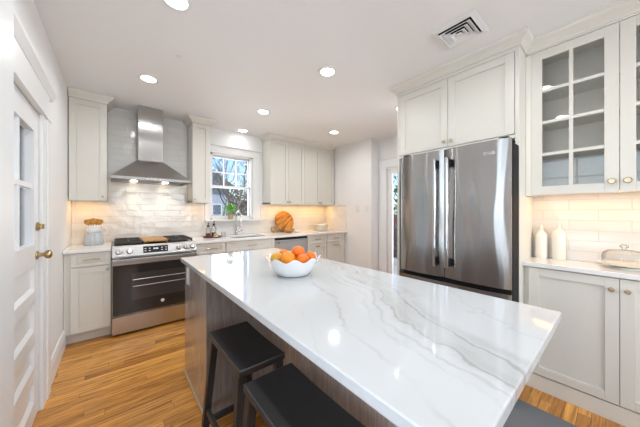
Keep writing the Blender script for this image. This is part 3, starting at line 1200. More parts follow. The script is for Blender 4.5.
def stool(label, cx, cy):
    r = thing('bar_stool', label, 'stool', (cx, cy, 0), 0, 'black backless stools at the island')
    hx, hy, zt = 0.112, 0.222, 0.62
    mb = MB()
    # slightly dished seat: a grid strip along y
    n = 10
    for sgn in (1,):
        top, bot = [], []
        for i in range(n + 1):
            y = -hy + 2 * hy * i / n
            dz = -0.006 * (1 - (y / hy) ** 2)
            top.append([mb.bm.verts.new((x, y, zt + dz)) for x in (-hx, hx)])
            bot.append([mb.bm.verts.new((x, y, zt - 0.034)) for x in (-hx, hx)])
        for i in range(n):
            mb.bm.faces.new((top[i][0], top[i][1], top[i + 1][1], top[i + 1][0]))
            mb.bm.faces.new((bot[i][0], bot[i + 1][0], bot[i + 1][1], bot[i][1]))
            for s in (0, 1):
                mb.bm.faces.new((top[i][s], top[i + 1][s], bot[i + 1][s], bot[i][s]))
        for i in (0, n):
            mb.bm.faces.new((top[i][0], top[i][1], bot[i][1], bot[i][0]))
    mb.build('seat', M['black'], r, bevel=0.006)
    tops, feet = {}, {}
    for sx in (-1, 1):
        for sy in (-1, 1):
            p = Vector((sx * (hx - 0.022), sy * (hy - 0.035), zt - 0.034))
            q = Vector((sx * (hx + 0.025), sy * (hy + 0.005), 0.0))
            tops[sx, sy], feet[sx, sy] = p, q
            mb = MB()
            w, d = 0.019, 0.019
            vs = [(p.x + a * w, p.y + b * d, p.z) for a, b in ((-1, -1), (1, -1), (1, 1), (-1, 1))]
            w = d = 0.016
            vs += [(q.x + a * w, q.y + b * d, 0.001) for a, b in ((-1, -1), (1, -1), (1, 1), (-1, 1))]
            mb.hull(vs, [(0, 1, 2, 3), (7, 6, 5, 4), (0, 4, 5, 1), (1, 5, 6, 2), (2, 6, 7, 3), (3, 7, 4, 0)])
            mb.build('leg', M['black'], r, bevel=0.003)

    def at(s, z):
        p, q = tops[s], feet[s]
        return q + (p - q) * (z / (zt - 0.034))
    for sy in (-1, 1):
        MB().bar(at((-1, sy), 0.13), at((1, sy), 0.13), 0.02, 0.032).build('stretcher', M['black'], r, bevel=0.003)
    for sx in (-1, 1):
        MB().bar(at((sx, -1), 0.20), at((sx, 1), 0.20), 0.02, 0.032).build('stretcher', M['black'], r, bevel=0.003)
    return r


stool('black wooden backless stool farther down the island, nearer the range', 0.512, 1.238)
stool('black wooden backless stool nearest the viewer, cut by the bottom of the picture', 0.494, 0.712)

# ------------------------------------------------------------------ fridge and its surround
fr = thing('refrigerator', 'stainless steel french-door refrigerator framed by the white surround', 'refrigerator', (1.985, 1.263, 0), radians(-90))
FW = 0.81
MB().box(0.012, FW - 0.012, 0.075, 0.66, 0.03, 1.765).build('body', mat('fridge_side', (0.02, 0.02, 0.021), 0.6, spec=0.1), fr, bevel=0.004)


def fdoor(name, x0, x1, z0, z1, bow=0.014):
    """gently bowed steel front"""
    mb = MB()
    n = 8
    F, Bk = [], []
    for i in range(n + 1):
        x = x0 + (x1 - x0) * i / n
        u = (2 * i / n - 1)
        y = -bow * (1 - u * u) + (0.010 if i in (0, n) else 0)
        F.append([mb.bm.verts.new((x, y, z)) for z in (z0, z1)])
        Bk.append([mb.bm.verts.new((x, 0.022, z)) for z in (z0, z1)])
    for i in range(n):
        mb.bm.faces.new((F[i][0], F[i + 1][0], F[i + 1][1], F[i][1]))
        mb.bm.faces.new((Bk[i][0], Bk[i][1], Bk[i + 1][1], Bk[i + 1][0]))
        for s in (0, 1):
            mb.bm.faces.new((F[i][s], F[i + 1][s], Bk[i + 1][s], Bk[i][s]))
    for i in (0, n):
        mb.bm.faces.new((F[i][0], F[i][1], Bk[i][1], Bk[i][0]))
    o = mb.build(name, M['fridge'], fr, smooth=True)
    MB().box(x0 + 0.001, x1 - 0.001, 0.0225, 0.072, z0 + 0.001, z1 - 0.001).build('door_edge', M['dark'], o)
    return o


hw = 0.383
dl = fdoor('door', 0.0, hw - 0.003, 0.775, 1.775)
drr = fdoor('door', hw + 0.003, FW, 0.775, 1.775)
fz = fdoor('freezer_drawer', 0.0, FW, 0.06, 0.742)
MB().box(0.006, FW - 0.006, 0.03, 0.072, 0.742, 0.775).build('recessed_grip', M['dark'], fr)
for d, x in ((dl, hw - 0.045), (drr, hw + 0.045)):
    mb = MB()
    mb.bar((x, -0.060, 0.86), (x, -0.060, 1.70), 0.022, 0.026, (0, 1, 0))
    h = mb.build('handle', M['chrome'], d, bevel=0.006)
    for z in (0.90, 1.66):
        MB().box(x - 0.010, x + 0.010, -0.052, 0.0, z - 0.03, z + 0.03).build('handle_mount', M['dark'], h)
for x in (0.02, FW - 0.07):
    MB().box(x, x + 0.05, 0.02, 0.2, 1.7755, 1.79).build('hinge_cover', M['dark'], fr)
mb = MB().lathe([(0.0085, 0), (0.0105, 0), (0.0105, 0.001), (0.0085, 0.001), (0.0085, 0)], 24)
mb.build('emblem', M['letter'], drr, loc=(FW - 0.14, -0.0135, 1.69), rot=(radians(90), 0, 0))
cu = bpy.data.curves.new('mark', 'FONT')
cu.body = 'LG'
cu.size = 0.030
cu.extrude = 0.0006
to = bpy.data.objects.new('t', cu)
COL.objects.link(to)
bpy.context.view_layer.update()
me = bpy.data.meshes.new_from_object(to)
bpy.data.objects.remove(to)
me.materials.clear()
me.materials.append(M['letter'])
to = bpy.data.objects.new('lettering', me)
COL.objects.link(to)
to.parent = drr
to.location = (FW - 0.122, -0.0128, 1.68)
to.rotation_euler = (radians(90), 0, radians(4.5))

ov = thing('fridge_surround', 'white tall fridge surround with two overhead doors and side panels', 'cabinet', (2.262, 1.462, 0), radians(-90))
OW = 1.0
D = XR - 0.001 - 2.262
mb = MB()
mb.box(0, OW - 0.0265, 0, D, 1.83, 2.4705)
mb.box(0, OW, 0, D, 2.4705, ZC - 0.002)
mb.box(0.0, OW, -0.021, 0, 2.4705, ZC - 0.002)
mb.box(0.024, OW - 0.0265, -0.021, 0, 2.460, 2.4705)
mb.box(0, 0.024, -0.021, 0, 1.83, 2.462)
mb.build('carcass', M['cab'], ov)
MB().box(OW - 0.026, OW, -0.021, D, 0.001, 2.47).build('side_panel', M['cab'], ov, bevel=0.0015)
MB().box(0, 0.024, -0.021, D, 0.001, 1.8295).build('side_panel', M['cab'], ov, bevel=0.0015)
MB().box(0.025, OW - 0.027, -0.021, 0.0, 1.826, 1.85).build('bottom_rail', M['cab'], ov)
d1 = shaker('door', ov, 0.026, 0.498, 1.858, 2.457)
d2 = shaker('door', ov, 0.501, OW - 0.029, 1.858, 2.457)
knob(d1, 0.47, 1.905)
knob(d2, 0.53, 1.905)
crown(ov, OW, D, ZC, True, True)

# ------------------------------------------------------------------ hutch with glass doors
HX = 2.441
hu = thing('glass_cabinet', 'white wall cabinet with two gridded glass doors over the shallow counter', 'cabinet', (HX, 0.4605, 0), radians(-90))
HW = 0.905
D = XR - 0.001 - HX
mb = MB()
mb.box(0, 0.032, 0, D, 1.41, ZC - 0.002)
mb.box(HW - 0.032, HW, 0, D, 1.41, ZC - 0.002)
mb.box(0.032, HW - 0.032, 0, D, 1.425, 1.445)
mb.box(0.032, HW - 0.032, D - 0.012, D, 1.445, 2.47)
mb.box(0.032, HW - 0.032, 0, D, 2.47, ZC - 0.002)
mb.box(0, 0.0305, -0.021, 0, 1.41, 2.47)
mb.box(HW - 0.0305, HW, -0.021, 0, 1.41, 2.47)
mb.box(0, HW, -0.021, 0, 2.477, ZC - 0.002)
mb.build('carcass', M['cabin'], hu)
hm = MB()
for k in (1, 2, 3):
    z = 1.477 + (2.41 - 1.477) * k / 4
    MB().box(0.033, HW - 0.033, 0.02, D - 0.013, z - 0.010, z + 0.010).build('shelf', M['cabin'], hu)
mb = MB()
mb.box(0, 0.0305, -0.0215, -0.021, 1.41, 2.475)
for (a, b, kx) in ((0.0315, 0.4565, 0.4565 - 0.03), (0.4595, HW - 0.0315, 0.4595 + 0.03)):
    dd = shaker('door', hu, a, b, 1.412, 2.472, 0.062, glass=True)
    mb = MB()
    c = (a + b) / 2
    mb.box(c - 0.010, c + 0.010, -0.020, -0.004, 1.474, 2.410)
    for k in (1, 2, 3):
        z = 1.474 + (2.41 - 1.474) * k / 4
        mb.box(a + 0.062, b - 0.062, -0.019, -0.005, z - 0.010, z + 0.010)
    mb.build('muntins', M['cab'], dd)
    MB().box(a + 0.0615, b - 0.0615, -0.0045, -0.0015, 1.4735, 2.4105).build('pane', M['cabglass'], dd)
    knob(dd, kx, 1.482, r=0.017)
crown(hu, HW, D, ZC, False, True)
MB().box(0.05, HW - 0.05, 0.06, 0.085, 1.416, 1.4245).build('light_strip', M['strip'], hu)
light('under_cabinet_strip', 'AREA', (HX + 0.085, 0.4605 - HW / 2, 1.407), 1.0, (1.0, 0.50, 0.10), (0, 0, radians(90)), HW - 0.06, 0.03)

hb = base('white shallow hutch base cabinet with two knobbed doors, right of the fridge', 0, 0.905, 0,
          [('door', 0.0305, 0.4565, 0.115, 0.882, [('knob', 0.425, 0.813)]),
           ('door', 0.4595, 0.875, 0.115, 0.882, [('knob', 0.488, 0.813)])], depth=XR - 0.001 - 2.372, toe=-0.015)
hb.location = (2.372, 0.4605, 0)
hb.rotation_euler = (0, 0, radians(-90))
tag(MB().box(2.335, XR - 0.009, -0.445, 0.4615, 0.8895, 0.92).build('countertop', M['quartz'], bevel=0.003),
    'shallow white quartz countertop right of the fridge, below the glass doors', 'countertop', 'white quartz countertops')

# bottles and cake dome


def bottle(label, x, y, r, h):
    t = thing('ceramic_bottle', label, 'bottle', (x, y, 0.9205), 0, 'cream bottles on the hutch counter')
    mb = MB().lathe([(0, 0), (r * 0.96, 0), (r, 0.006), (r, h * 0.66), (r * 0.94, h * 0.72), (r * 0.6, h * 0.79), (r * 0.36, h * 0.82), (r * 0.34, h * 0.90), (0, h * 0.90)], 32)
    mb.build('body', M['cream_cer'], t, smooth=True)
    mb = MB().lathe([(0, h * 0.901), (r * 0.26, h * 0.901), (r * 0.30, h * 0.95), (r * 0.2, h), (0, h)], 20)
    mb.build('stopper', M['cream_cer'], t, smooth=True)


bottle('slimmer cream bottle nearest the fridge panel', 2.622, 0.402, 0.038, 0.262)
bottle('wider cream bottle, the right one of the pair, farther from the fridge', 2.628, 0.302, 0.040, 0.285)
ck = thing('cake_stand', 'footed cream cake plate under a clear glass dome on the hutch counter', 'cake stand', (2.545, -0.016, 0.9205))
MB().lathe([(0, 0), (0.065, 0), (0.06, 0.008), (0.03, 0.016), (0.03, 0.022), (0.112, 0.026), (0.119, 0.034), (0.110, 0.034), (0.106, 0.031), (0, 0.031)], 40).build('plate', M['cream_cer'], ck, smooth=True)
MB().lathe([(0.098, 0.0335), (0.099, 0.072), (0.092, 0.098), (0.07, 0.114), (0.03, 0.121), (0, 0.122)], 40).build('dome', M['clear'], ck, smooth=True)
MB().lathe([(0, 0.1225), (0.009, 0.1225), (0.008, 0.130), (0.018, 0.138), (0.019, 0.148), (0.010, 0.155), (0, 0.156)], 24).build('dome_knob', M['clear'], ck, smooth=True)

# ------------------------------------------------------------------ fruit bowl
BX, BY = 0.815, 1.235
bowl = thing('fruit_bowl', 'white scalloped ceramic bowl filled with oranges on the island', 'bowl', (BX, BY, 0.9205))


def scal(th, r, z):
    k = max(0.0, (z - 0.03) / 0.075)
    return r * (1 + 0.045 * k * cos(9 * th)), z + 0.013 * k * k * cos(9 * th)


prof = [(0, 0.003), (0.07, 0.003), (0.085, 0), (0.098, 0.006), (0.118, 0.03), (0.136, 0.06), (0.150, 0.092), (0.156, 0.100), (0.150, 0.100), (0.130, 0.062), (0.112, 0.034), (0.09, 0.013), (0, 0.010)]
MB().lathe(prof, 144, (0, 0, 0), scal).build('body', M['white_cer'], bowl, smooth='all')
# oranges: (dx, dy, z, r, label)
vf = Vector((sin(radians(39.55)), cos(radians(39.55))))      # away from the viewer
vr = Vector((vf.y, -vf.x))                                       # to the viewer's right
OR = [(-0.103, -0.010, 0.082, 0.040, (0.72, 0.34, 0.03), 'greenish-yellow orange at the left rim of the bowl', True),
      (-0.070, 0.066, 0.094, 0.036, (0.80, 0.27, 0.015), 'orange at the back left, peeping behind the greenish one', False),
      (-0.026, -0.055, 0.090, 0.043, (0.86, 0.33, 0.015), 'big bright orange at the front centre of the bowl', False),
      (0.030, 0.012, 0.118, 0.041, (0.84, 0.20, 0.008), 'highest orange, sitting on top of the pile', False),
      (0.064, -0.058, 0.086, 0.036, (0.85, 0.22, 0.008), 'orange at the front right of the bowl', False),
      (0.108, 0.024, 0.088, 0.035, (0.82, 0.21, 0.008), 'reddish orange at the right rim of the bowl', False),
      (0.012, 0.088, 0.082, 0.034, (0.84, 0.24, 0.01), 'orange at the back of the bowl, behind the topmost', False)]
for i, (a, b, z, rr, c, lb, green) in enumerate(OR):
    p = (vr * a + vf * b) * 0.92
    z += 0.008
    t = thing('orange', lb, 'orange', (BX + p.x, BY + p.y, 0.9205 + z), random.uniform(0, 6), 'oranges in the bowl')
    m = make_orange(i, (c[0] * 0.92, c[1] * 0.78, c[2] * 0.5))
    MB().sphere((0, 0, 0), rr, 24, 0.94).build('peel', m, t, smooth='all')
    if green:
        tc = N(m, 'ShaderNodeTexCoord')
        no = N(m, 'ShaderNodeTexNoise')
        no.inputs['Scale'].default_value = 16
        r_ = ramp(m, [(0.42, (0.72, 0.29, 0.012)), (0.62, (0.42, 0.36, 0.03))])
        L(m, tc.outputs['Object'], no.inputs['Vector'])
        L(m, no.outputs['Fac'], r_.inputs[0])
        L(m, r_.outputs[0], P(m).inputs['Base Color'])
    MB().lathe([(0, 0.0), (0.004, 0.0), (0.003, 0.0025), (0, 0.003)], 8, (0, 0, rr * 0.935)).build('stem_end', M['leaf'], t)

# ------------------------------------------------------------------ counter objects, back wall
# pitcher with wooden spoons, left of the range
PX, PY = -0.185, 3.745
pt = thing('pitcher', 'white pitcher with a grey ribbed lower half on the left counter', 'pitcher', (PX, PY, 0.9205))


def ribs(th, r, z):
    return r * (1 + 0.045 * cos(14 * th)), z


MB().lathe([(0, 0.0), (0.080, 0.0), (0.084, 0.006), (0.080, 0.06), (0.070, 0.12), (0.064, 0.135), (0, 0.135)], 112, (0, 0, 0), ribs).build('ribbed_base', M['ribglass'], pt, smooth='all')
MB().lathe([(0.060, 0.1352), (0.064, 0.1352), (0.062, 0.17), (0.064, 0.20), (0.070, 0.215), (0.066, 0.215), (0.060, 0.198), (0.058, 0.17), (0.060, 0.1352)], 40).build('neck', M['white_cer'], pt, smooth='all')
pts = [(0.062, 0, 0.195)]
for k in range(0, 9):
    a = radians(100 - 25 * k)
    pts.append((0.078 + 0.034 * cos(a), 0, 0.150 + 0.042 * sin(a)))
MB().tube(pts, 0.0065, 10).build('handle', M['white_cer'], pt, smooth='all')
SP = [(-0.052, 0.000, 'leftmost wooden spoon fanning out of the pitcher'), (-0.026, 0.022, 'second wooden spoon from the left in the pitcher'),
      (0.000, -0.020, 'middle wooden spoon in the pitcher, standing tallest'), (0.026, 0.018, 'wooden spoon just right of the middle in the pitcher'),
      (0.054, -0.004, 'rightmost wooden spoon fanning out of the pitcher')]
for i, (a, b, lb) in enumerate(SP):
    t = thing('wooden_spoon', lb, 'spoon', (PX, PY, 0.9205), 0, 'wooden spoons in the pitcher')
    top = Vector((a * 1.0, b * 1.3, 0.258 + (0.006 if i == 2 else 0) - abs(a) * 0.12))
    MB().tube([(a * 0.45, b * 0.45, 0.1365), tuple(top)], 0.005, 8).build('shaft', M['spoon'], t, smooth=True)
    mb = MB().sphere((0, 0, 0), 0.027, 16, 1.2)
    o = mb.build('bowl', M['spoon'], t, smooth='all')
    o.location = top
    o.scale = (1, 0.3, 1.0)
    o.rotation_euler = (0, a * 9, 0)

# soap bottles on a tray
TX, TY = 1.075, 3.72
tag(MB().lathe([(0, 0), (0.115, 0), (0.125, 0.008), (0.125, 0.016), (0.118, 0.016), (0.113, 0.006), (0, 0.006)], 36).build('tray', M['tray'], smooth=True, loc=(TX, TY, 0.9205)),
    'dark round tray of soap bottles on the counter left of the sink', 'tray')


def soap(label, x, y, s=1.0):
    t = thing('soap_bottle', label, 'bottle', (x, y, 0.9268), 0, 'pump bottles on the tray')
    MB().lathe([(0, 0), (0.030, 0), (0.032, 0.004), (0.032, 0.115 * s), (0.026, 0.13 * s), (0.013, 0.138 * s), (0.013, 0.15 * s), (0, 0.15 * s)], 28).build('body', M['clear'], t, smooth=True)
    MB().lathe([(0, 0.003), (0.028, 0.003), (0.028, 0.055 * s), (0, 0.055 * s)], 24).build('soap', M['amber'], t, smooth=True)
    MB().lathe([(0, 0.1505 * s), (0.018, 0.1505 * s), (0.018, 0.175 * s), (0.006, 0.18 * s), (0.006, 0.205 * s), (0, 0.205 * s)], 20).build('pump', M['rubber'], t, smooth=True)
    MB().bar((0.008, 0.004, 0.21 * s), (-0.006, -0.045, 0.207 * s), 0.014, 0.010).build('nozzle', M['rubber'], t)


soap('clear pump bottle on the left side of the tray', TX - 0.05, TY + 0.03, 0.95)
soap('clear pump bottle on the right side of the tray, slightly taller', TX + 0.035, TY + 0.055, 1.06)
b = thing('dish_brush', 'tan wooden dish brush lying at the front of the tray', 'brush', (TX + 0.03, TY - 0.05, 0.927))
MB().lathe([(0, 0.022), (0.030, 0.022), (0.033, 0.032), (0.022, 0.046), (0.012, 0.055), (0.012, 0.075), (0, 0.078)], 24).build('handle', M['sponge'], b, smooth=True)
MB().lathe([(0, 0), (0.034, 0), (0.029, 0.0215), (0, 0.0215)], 24).build('bristles', M['cream_cer'], b, smooth=True)
tag(MB().lathe([(0, 0), (0.022, 0), (0.030, 0.014), (0.030, 0.024), (0.026, 0.024), (0.022, 0.008), (0, 0.006)], 24).build('small_dish', M['red'], smooth=True, loc=(TX - 0.062, TY - 0.045, 0.927)),
    'dark red little dish at the left front of the tray', 'dish')
tag(MB().lathe([(0, 0), (0.026, 0), (0.028, 0.003), (0.028, 0.07), (0.025, 0.07), (0.025, 0.006), (0, 0.005)], 24).build('drinking_glass', M['clear'], smooth=True, loc=(TX + 0.16, TY + 0.02, 0.9205)),
    'small clear drinking glass just right of the soap tray', 'glass')

# potted plant on the sill
pp = thing('potted_plant', 'small bushy green plant in a tan pot on the window sill', 'plant', (1.40, 3.905, 1.1655))
MB().lathe([(0, 0), (0.034, 0), (0.045, 0.075), (0.048, 0.085), (0.042, 0.085), (0.040, 0.075), (0, 0.07)], 24).build('pot', M['terra'], pp, smooth=True)
mb = MB()
rnd = random.Random(3)
for i in range(150):
    th = rnd.uniform(0, 2 * pi)
    el = rnd.uniform(0.05, 1.45)
    rr = rnd.uniform(0.055, 0.135)
    c = Vector((cos(th) * cos(el) * rr * 1.15, sin(th) * cos(el) * rr * 0.55 - 0.01, 0.10 + sin(el) * rr))
    d = Vector((cos(th) * cos(el), sin(th) * cos(el), sin(el) * 0.6 - 0.2)).normalized()
    s = d.cross(Vector((rnd.uniform(-.5, .5), rnd.uniform(-.5, .5), 1))).normalized()
    u = s.cross(d)
    a = rnd.uniform(0.020, 0.032)
    P0, P1, P2, P3 = c - d * a, c + s * a * 0.5 + u * 0.003, c + d * a, c - s * a * 0.5 + u * 0.003
    v = [mb.bm.verts.new(x) for x in (P0, P1, P2, P3)]
    mb.bm.faces.new(v)
for i in range(14):
    th = rnd.uniform(0, 2 * pi)
    mb.tube([(0.01 * cos(th), 0.01 * sin(th), 0.068), (0.06 * cos(th), 0.035 * sin(th), 0.15)], 0.0018, 5)
mb.build('foliage', M['leaf'], pp)

# round board and small wooden pieces
rb = thing('cutting_board', 'round striped wooden cutting board leaning on the backsplash right of the sink', 'cutting board', (2.352, 3.80, 0.9225))
mb = MB().lathe([(0, -0.011), (0.185, -0.011), (0.190, -0.006), (0.190, 0.006), (0.185, 0.011), (0, 0.011)], 56)
mb.build('disc', M['acacia'], rb, smooth=True, loc=(0, 0.052, 0.191), rot=(radians(74), radians(0), 0))
mb = MB().lathe([(0.045, -0.012), (0.058, -0.008), (0.060, 0.0), (0.058, 0.008), (0.045, 0.012), (0.034, 0.008), (0.032, 0), (0.034, -0.008), (0.045, -0.012)], 32)
tag(mb.build('wooden_ring', M['olive'], smooth='all', loc=(2.10, 3.80, 0.9825), rot=(radians(80), 0, radians(15))),
    'small round wooden ring standing left of the round cutting board', 'trivet')
mb = MB().lathe([(0, 0), (0.045, 0), (0.065, 0.02), (0.085, 0.055), (0.090, 0.075), (0.084, 0.075), (0.075, 0.05), (0.05, 0.015), (0, 0.012)], 36)
tag(mb.build('wooden_bowl', M['olive'], smooth='all', loc=(2.335, 3.66, 0.9205)),
    'small honey-coloured wooden bowl in front of the round cutting board', 'bowl')
tag(MB().lathe([(0, 0), (0.05, 0), (0.062, 0.012), (0.064, 0.024), (0.058, 0.024), (0.052, 0.01), (0, 0.008)], 32).build('white_dish', M['white_cer'], smooth='all', loc=(2.52, 3.70, 0.9205)),
    'small white dish right of the round cutting board', 'dish')
pot = thing('glass_pot', 'pale glass cooking pot with side handles in the far counter corner', 'pot', (3.10, 3.72, 0.9205))
MB().lathe([(0, 0), (0.10, 0), (0.12, 0.012), (0.128, 0.11), (0.137, 0.118), (0.132, 0.120), (0.122, 0.112), (0.113, 0.016), (0, 0.006)], 40).build('body', mat('pot_enamel', (0.76, 0.73, 0.67), 0.15), pot, smooth='all')
for s in (-1, 1):
    MB().tube([(s * 0.125, -0.035, 0.095), (s * 0.165, -0.03, 0.10), (s * 0.175, 0, 0.10), (s * 0.165, 0.03, 0.10), (s * 0.125, 0.035, 0.095)], 0.006, 8).build('handle', M['chrome'], pot, smooth='all')

# switches on the right corner wall
for y0, y1, lb in ((3.00, 3.10, 'white light switch plate on the right corner wall, nearer the counter'), (2.77, 2.87, 'white light switch plate on the right corner wall, nearer the garden door')):
    sw = thing('light_switch', lb, 'switch', (XRB, (y0 + y1) / 2, 1.335), 0, 'switch plates on the right wall')
    MB().box(-0.008, -0.001, -0.04, 0.04, -0.06, 0.06).build('plate', M['plastic'], sw, bevel=0.002)
    MB().box(-0.012, -0.008, -0.017, 0.017, -0.034, 0.034).build('rocker', M['plastic'], sw, bevel=0.001)

# ------------------------------------------------------------------ ceiling fittings
CANS = [(0.246, 2.868, 'ceiling downlight nearest the range and the left corner'),
        (1.450, 2.887, 'ceiling downlight in front of the sink window'),
        (2.695, 2.912, 'ceiling downlight in front of the far right cabinets'),
        (1.483, 1.690, 'ceiling downlight over the far half of the island'),
        (0.282, 1.699, 'ceiling downlight at the top edge, left of the island'),
        (2.700, 1.700, 'ceiling downlight half hidden by the corner of the fridge surround'),
        (1.540, 3.760, 'ceiling downlight close to the wall above the sink window')]
EXTRA = [(0.28, 0.5), (1.48, 0.5), (0.28, -0.7), (1.48, -0.7)]
for i, c in enumerate(CANS + [(x, y, None) for x, y in EXTRA]):
    x, y, lb = c
    lb = lb or 'ceiling downlight %s, %s' % ('just above the near end of the island' if y > 0 else 'behind the viewer', 'on the left wall side' if x < 1 else 'on the fridge side')
    t = thing('ceiling_light', lb, 'downlight', (x, y, ZC), 0, 'recessed ceiling downlights')
    MB().lathe([(0.062, -0.001), (0.085, -0.001), (0.083, -0.006), (0.062, -0.008), (0.062, -0.001)], 36).build('trim_ring', M['trim'], t, smooth=True)
    MB().lathe([(0, -0.0015), (0.061, -0.0015), (0.061, -0.004), (0, -0.004)], 36).build('diffuser', M['lamp'], t)
    light('downlight_lamp', 'AREA', (x, y, ZC - 0.012), CAN_W * (0.10 if y > 3.5 else 1.0), CAN_C, (0, 0, 0), 0.13, shape='DISK', spread=165)

vt = thing('ceiling_vent', 'white square stepped air vent in the ceiling before the fridge', 'vent', (1.872, 0.722, ZC), 0)
mb = MB()


def sq_ring(mb, ro, ri, zo, zi, th=0.004):
    """sloped square ring"""
    for k in range(4):
        a = Matrix.Rotation(k * pi / 2, 4, 'Z')
        v = [(-ro, -ro, zo), (ro, -ro, zo), (ri, -ri, zi), (-ri, -ri, zi)]
        v += [(x, y, z + th) for x, y, z in v]
        vs_ = [tuple(a @ Vector(p)) for p in v]
        mb.hull(vs_, [(0, 1, 2, 3), (7, 6, 5, 4), (0, 4, 5, 1), (1, 5, 6, 2), (2, 6, 7, 3), (3, 7, 4, 0)])


sq_ring(mb, 0.142, 0.108, -0.006, -0.014)
mb.build('frame', M['trim'], vt)
MB().box(-0.108, 0.108, -0.108, 0.108, -0.004, -0.001).build('duct_shade', M['dark'], vt)  # dark sheet standing in for the shade inside the duct
mb = MB()
sq_ring(mb, 0.100, 0.072, -0.026, -0.008)
sq_ring(mb, 0.074, 0.046, -0.028, -0.010)
sq_ring(mb, 0.048, 0.020, -0.030, -0.012)
mb.box(-0.018, 0.018, -0.018, 0.018, -0.024, -0.021)
mb.build('louvres', M['trim'], vt)
tag(MB().lathe([(0, -0.001), (0.022, -0.001), (0.020, -0.006), (0, -0.008)], 24).build('sprinkler_cap', M['trim'], smooth=True, loc=(0.40, 2.30, ZC)),
    'tiny white round sprinkler cap on the ceiling between the left downlights', 'sprinkler')

# floor mat
tag(MB().box(1.52, 2.12, -0.55, 1.15, 0.001, 0.014).build('floor_mat', M['mat'], bevel=0.004),
    'dark grey cushioned mat on the floor between island and fridge', 'mat')

# ------------------------------------------------------------------ outside
struct(MB().box(-30, 40, 4.2, 45, -0.9, -0.6).build('lawn', M['grass']))
struct(MB().box(4.0, 8.5, -3, 4.2, -0.2, -0.06).build('terrace', M['deck']))
hs = thing('neighbouring_house', 'pale blue-grey house seen at the left of the sink window', 'house', (2.0, 11.0, -0.6))
MB().box(-2.6, 1.85, 0, 5, 0, 3.0).prism([(0, 3.0), (5, 3.0), (2.5, 3.9)], 'x', -2.6, 1.85).build('wall', M['siding'], hs)
MB().prism([(-0.3, 2.9), (-0.3, 3.0), (2.5, 4.05), (5.3, 3.0), (5.3, 2.9), (2.5, 3.9)], 'x', -2.8, 2.0).build('roof', M['shingle'], hs)
w = MB().box(1.15, 1.55, -0.05, -0.001, 1.72, 2.22).build('window', M['trim'], hs)
MB().box(1.19, 1.51, -0.06, -0.051, 1.76, 2.18).build('pane', mat('dark_pane', (0.16, 0.2, 0.26), 0.2), w)


def bare_tree(label, x, y, h, seed, z=-0.6):
    rn = random.Random(seed)
    t = thing('bare_tree', label, 'tree', (x, y, z), 0, 'bare trees behind the house')
    tr, br = MB(), MB()

    def grow(mb, p, d, ln, r, lv):
        pts = [p]
        q = p
        for k in range(3):
            d = (d + Vector((rn.uniform(-.22, .22), rn.uniform(-.22, .22), rn.uniform(-.08, .14)))).normalized()
            q = q + d * ln / 3
            pts.append(q)
        mb.tube(pts, r, 6 if lv < 2 else 4, r * 0.6)
        if lv >= 6:
            return
        n = 3 if lv < 5 else 2
        for k in range(n):
            nd = (d + Vector((rn.uniform(-1, 1), rn.uniform(-1, 1), rn.uniform(-.25, .7))) * 0.75).normalized()
            b = pts[rn.choice((1, 2, 3))] if k else q
            grow(br, b, nd, ln * rn.uniform(0.6, 0.78), r * 0.6, lv + 1)
    grow(tr, Vector((0, 0, 0)), Vector((0, 0, 1)), h * 0.33, h * 0.011, 0)
    tr.build('trunk', M['bark'], t)
    br.build('branches', M['bark'], t)
    return t


bare_tree('bare tree in the middle of the sink window view', 4.45, 10.0, 5.6, 5)
bare_tree('bare tree at the right side of the sink window view', 7.6, 15.2, 7.6, 11)
bare_tree('tall bare tree rising behind the pale house', 4.0, 20.8, 10.5, 21)
bare_tree('farthest bare tree behind the others in the sink window', 11.0, 22.5, 11.0, 34)
bare_tree('slender bare tree at the left of the sink window, close before the pale house', 2.75, 8.6, 5.2, 58)
# brush hedge below the trees
hg = MB()
rn = random.Random(9)
for i in range(2600):
    x = rn.uniform(5.2, 15.5)
    p = Vector((x, rn.uniform(17.2, 18.4), rn.uniform(-0.6, 2.6 + 0.5 * sin(x * 1.3))))
    d = Vector((rn.uniform(-1, 1), rn.uniform(-.5, .5), rn.uniform(0, 1.4))).normalized()
    hg.tube([p, p + d * rn.uniform(0.4, 1.0)], 0.04, 3, 0.012)
tag(hg.build('brush_hedge', M['bark']), 'tangled leafless hedge below the trees beyond the window', 'hedge', kind='stuff')

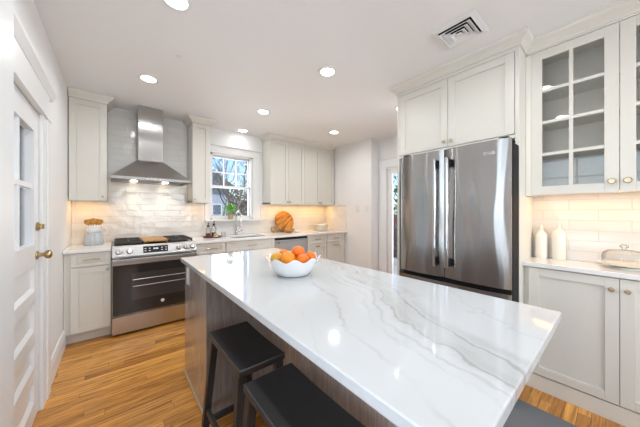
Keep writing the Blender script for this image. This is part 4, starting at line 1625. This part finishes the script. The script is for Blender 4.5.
# view by the garden door: fence, hedge, garden chair
fn = thing('garden_fence', 'reddish board fence beyond the garden door', 'fence', (8.6, 0, -0.6))
mb = MB()
for k in range(60):
    mb.box(0, 0.03, k * 0.15 - 1, k * 0.15 - 1 + 0.14, 0, 1.75)
mb.build('boards', M['fence'], fn)
MB().box(0.03, 0.09, -1, 8, 0.4, 0.5).box(0.03, 0.09, -1, 8, 1.3, 1.4).build('rail', M['fence'], fn)
mb = MB()
for i in range(1500):
    p = Vector((rn.uniform(9.6, 10.6), rn.uniform(2, 10), rn.uniform(-0.5, 3.0)))
    s = Vector((rn.uniform(-1, 1), rn.uniform(-1, 1), rn.uniform(-1, 1))).normalized() * 0.16
    u = s.orthogonal().normalized() * 0.09
    mb.bm.faces.new([mb.bm.verts.new(q) for q in (p - s, p + u, p + s, p - u)])
tag(mb.build('evergreen_hedge', M['hedge']), 'blue-green evergreen hedge rising behind the red fence', 'hedge', kind='stuff')


def garden_chair(label, x, y, rz):
    t = thing('garden_chair', label, 'chair', (x, y, -0.06), rz, 'garden chairs on the terrace')
    MB().box(-0.24, 0.24, -0.24, 0.24, 0.42, 0.45).build('seat', M['chairmetal'], t, bevel=0.005)
    mb = MB()
    for k in range(5):
        mb.bar((-0.2 + k * 0.1, 0.235, 0.45), (-0.2 + k * 0.1, 0.30, 0.90), 0.025, 0.015)
    mb.bar((-0.24, 0.30, 0.90), (0.24, 0.30, 0.90), 0.03, 0.03)
    mb.build('backrest', M['chairmetal'], t)
    for sx in (-1, 1):
        for sy in (-1, 1):
            MB().bar((sx * 0.22, sy * 0.22, 0.42), (sx * 0.24, sy * 0.24, 0.001), 0.025).build('leg', M['chairmetal'], t)


garden_chair('dark metal garden chair nearer the garden door', 5.35, 3.42, radians(200))
garden_chair('dark metal garden chair farther out on the terrace', 6.5, 4.0, radians(40))
# pale board backdrop added beyond the left door to brighten its panes
ps = thing('added_screen', 'pale boarded backdrop added behind the panes of the left door', 'porch', (0, 6.2, -0.3))
mb = MB()
for k in range(14):
    mb.box(-3.4 + k * 0.2, -3.4 + k * 0.2 + 0.17, -0.03, 0.0, 0, 3.0)
mb.build('boards', M['backdrop'], ps)
MB().box(-3.4, -0.6, 0.0, 0.06, 0.3, 0.4).box(-3.4, -0.6, 0.0, 0.06, 2.5, 2.6).build('rail', M['backdrop'], ps)
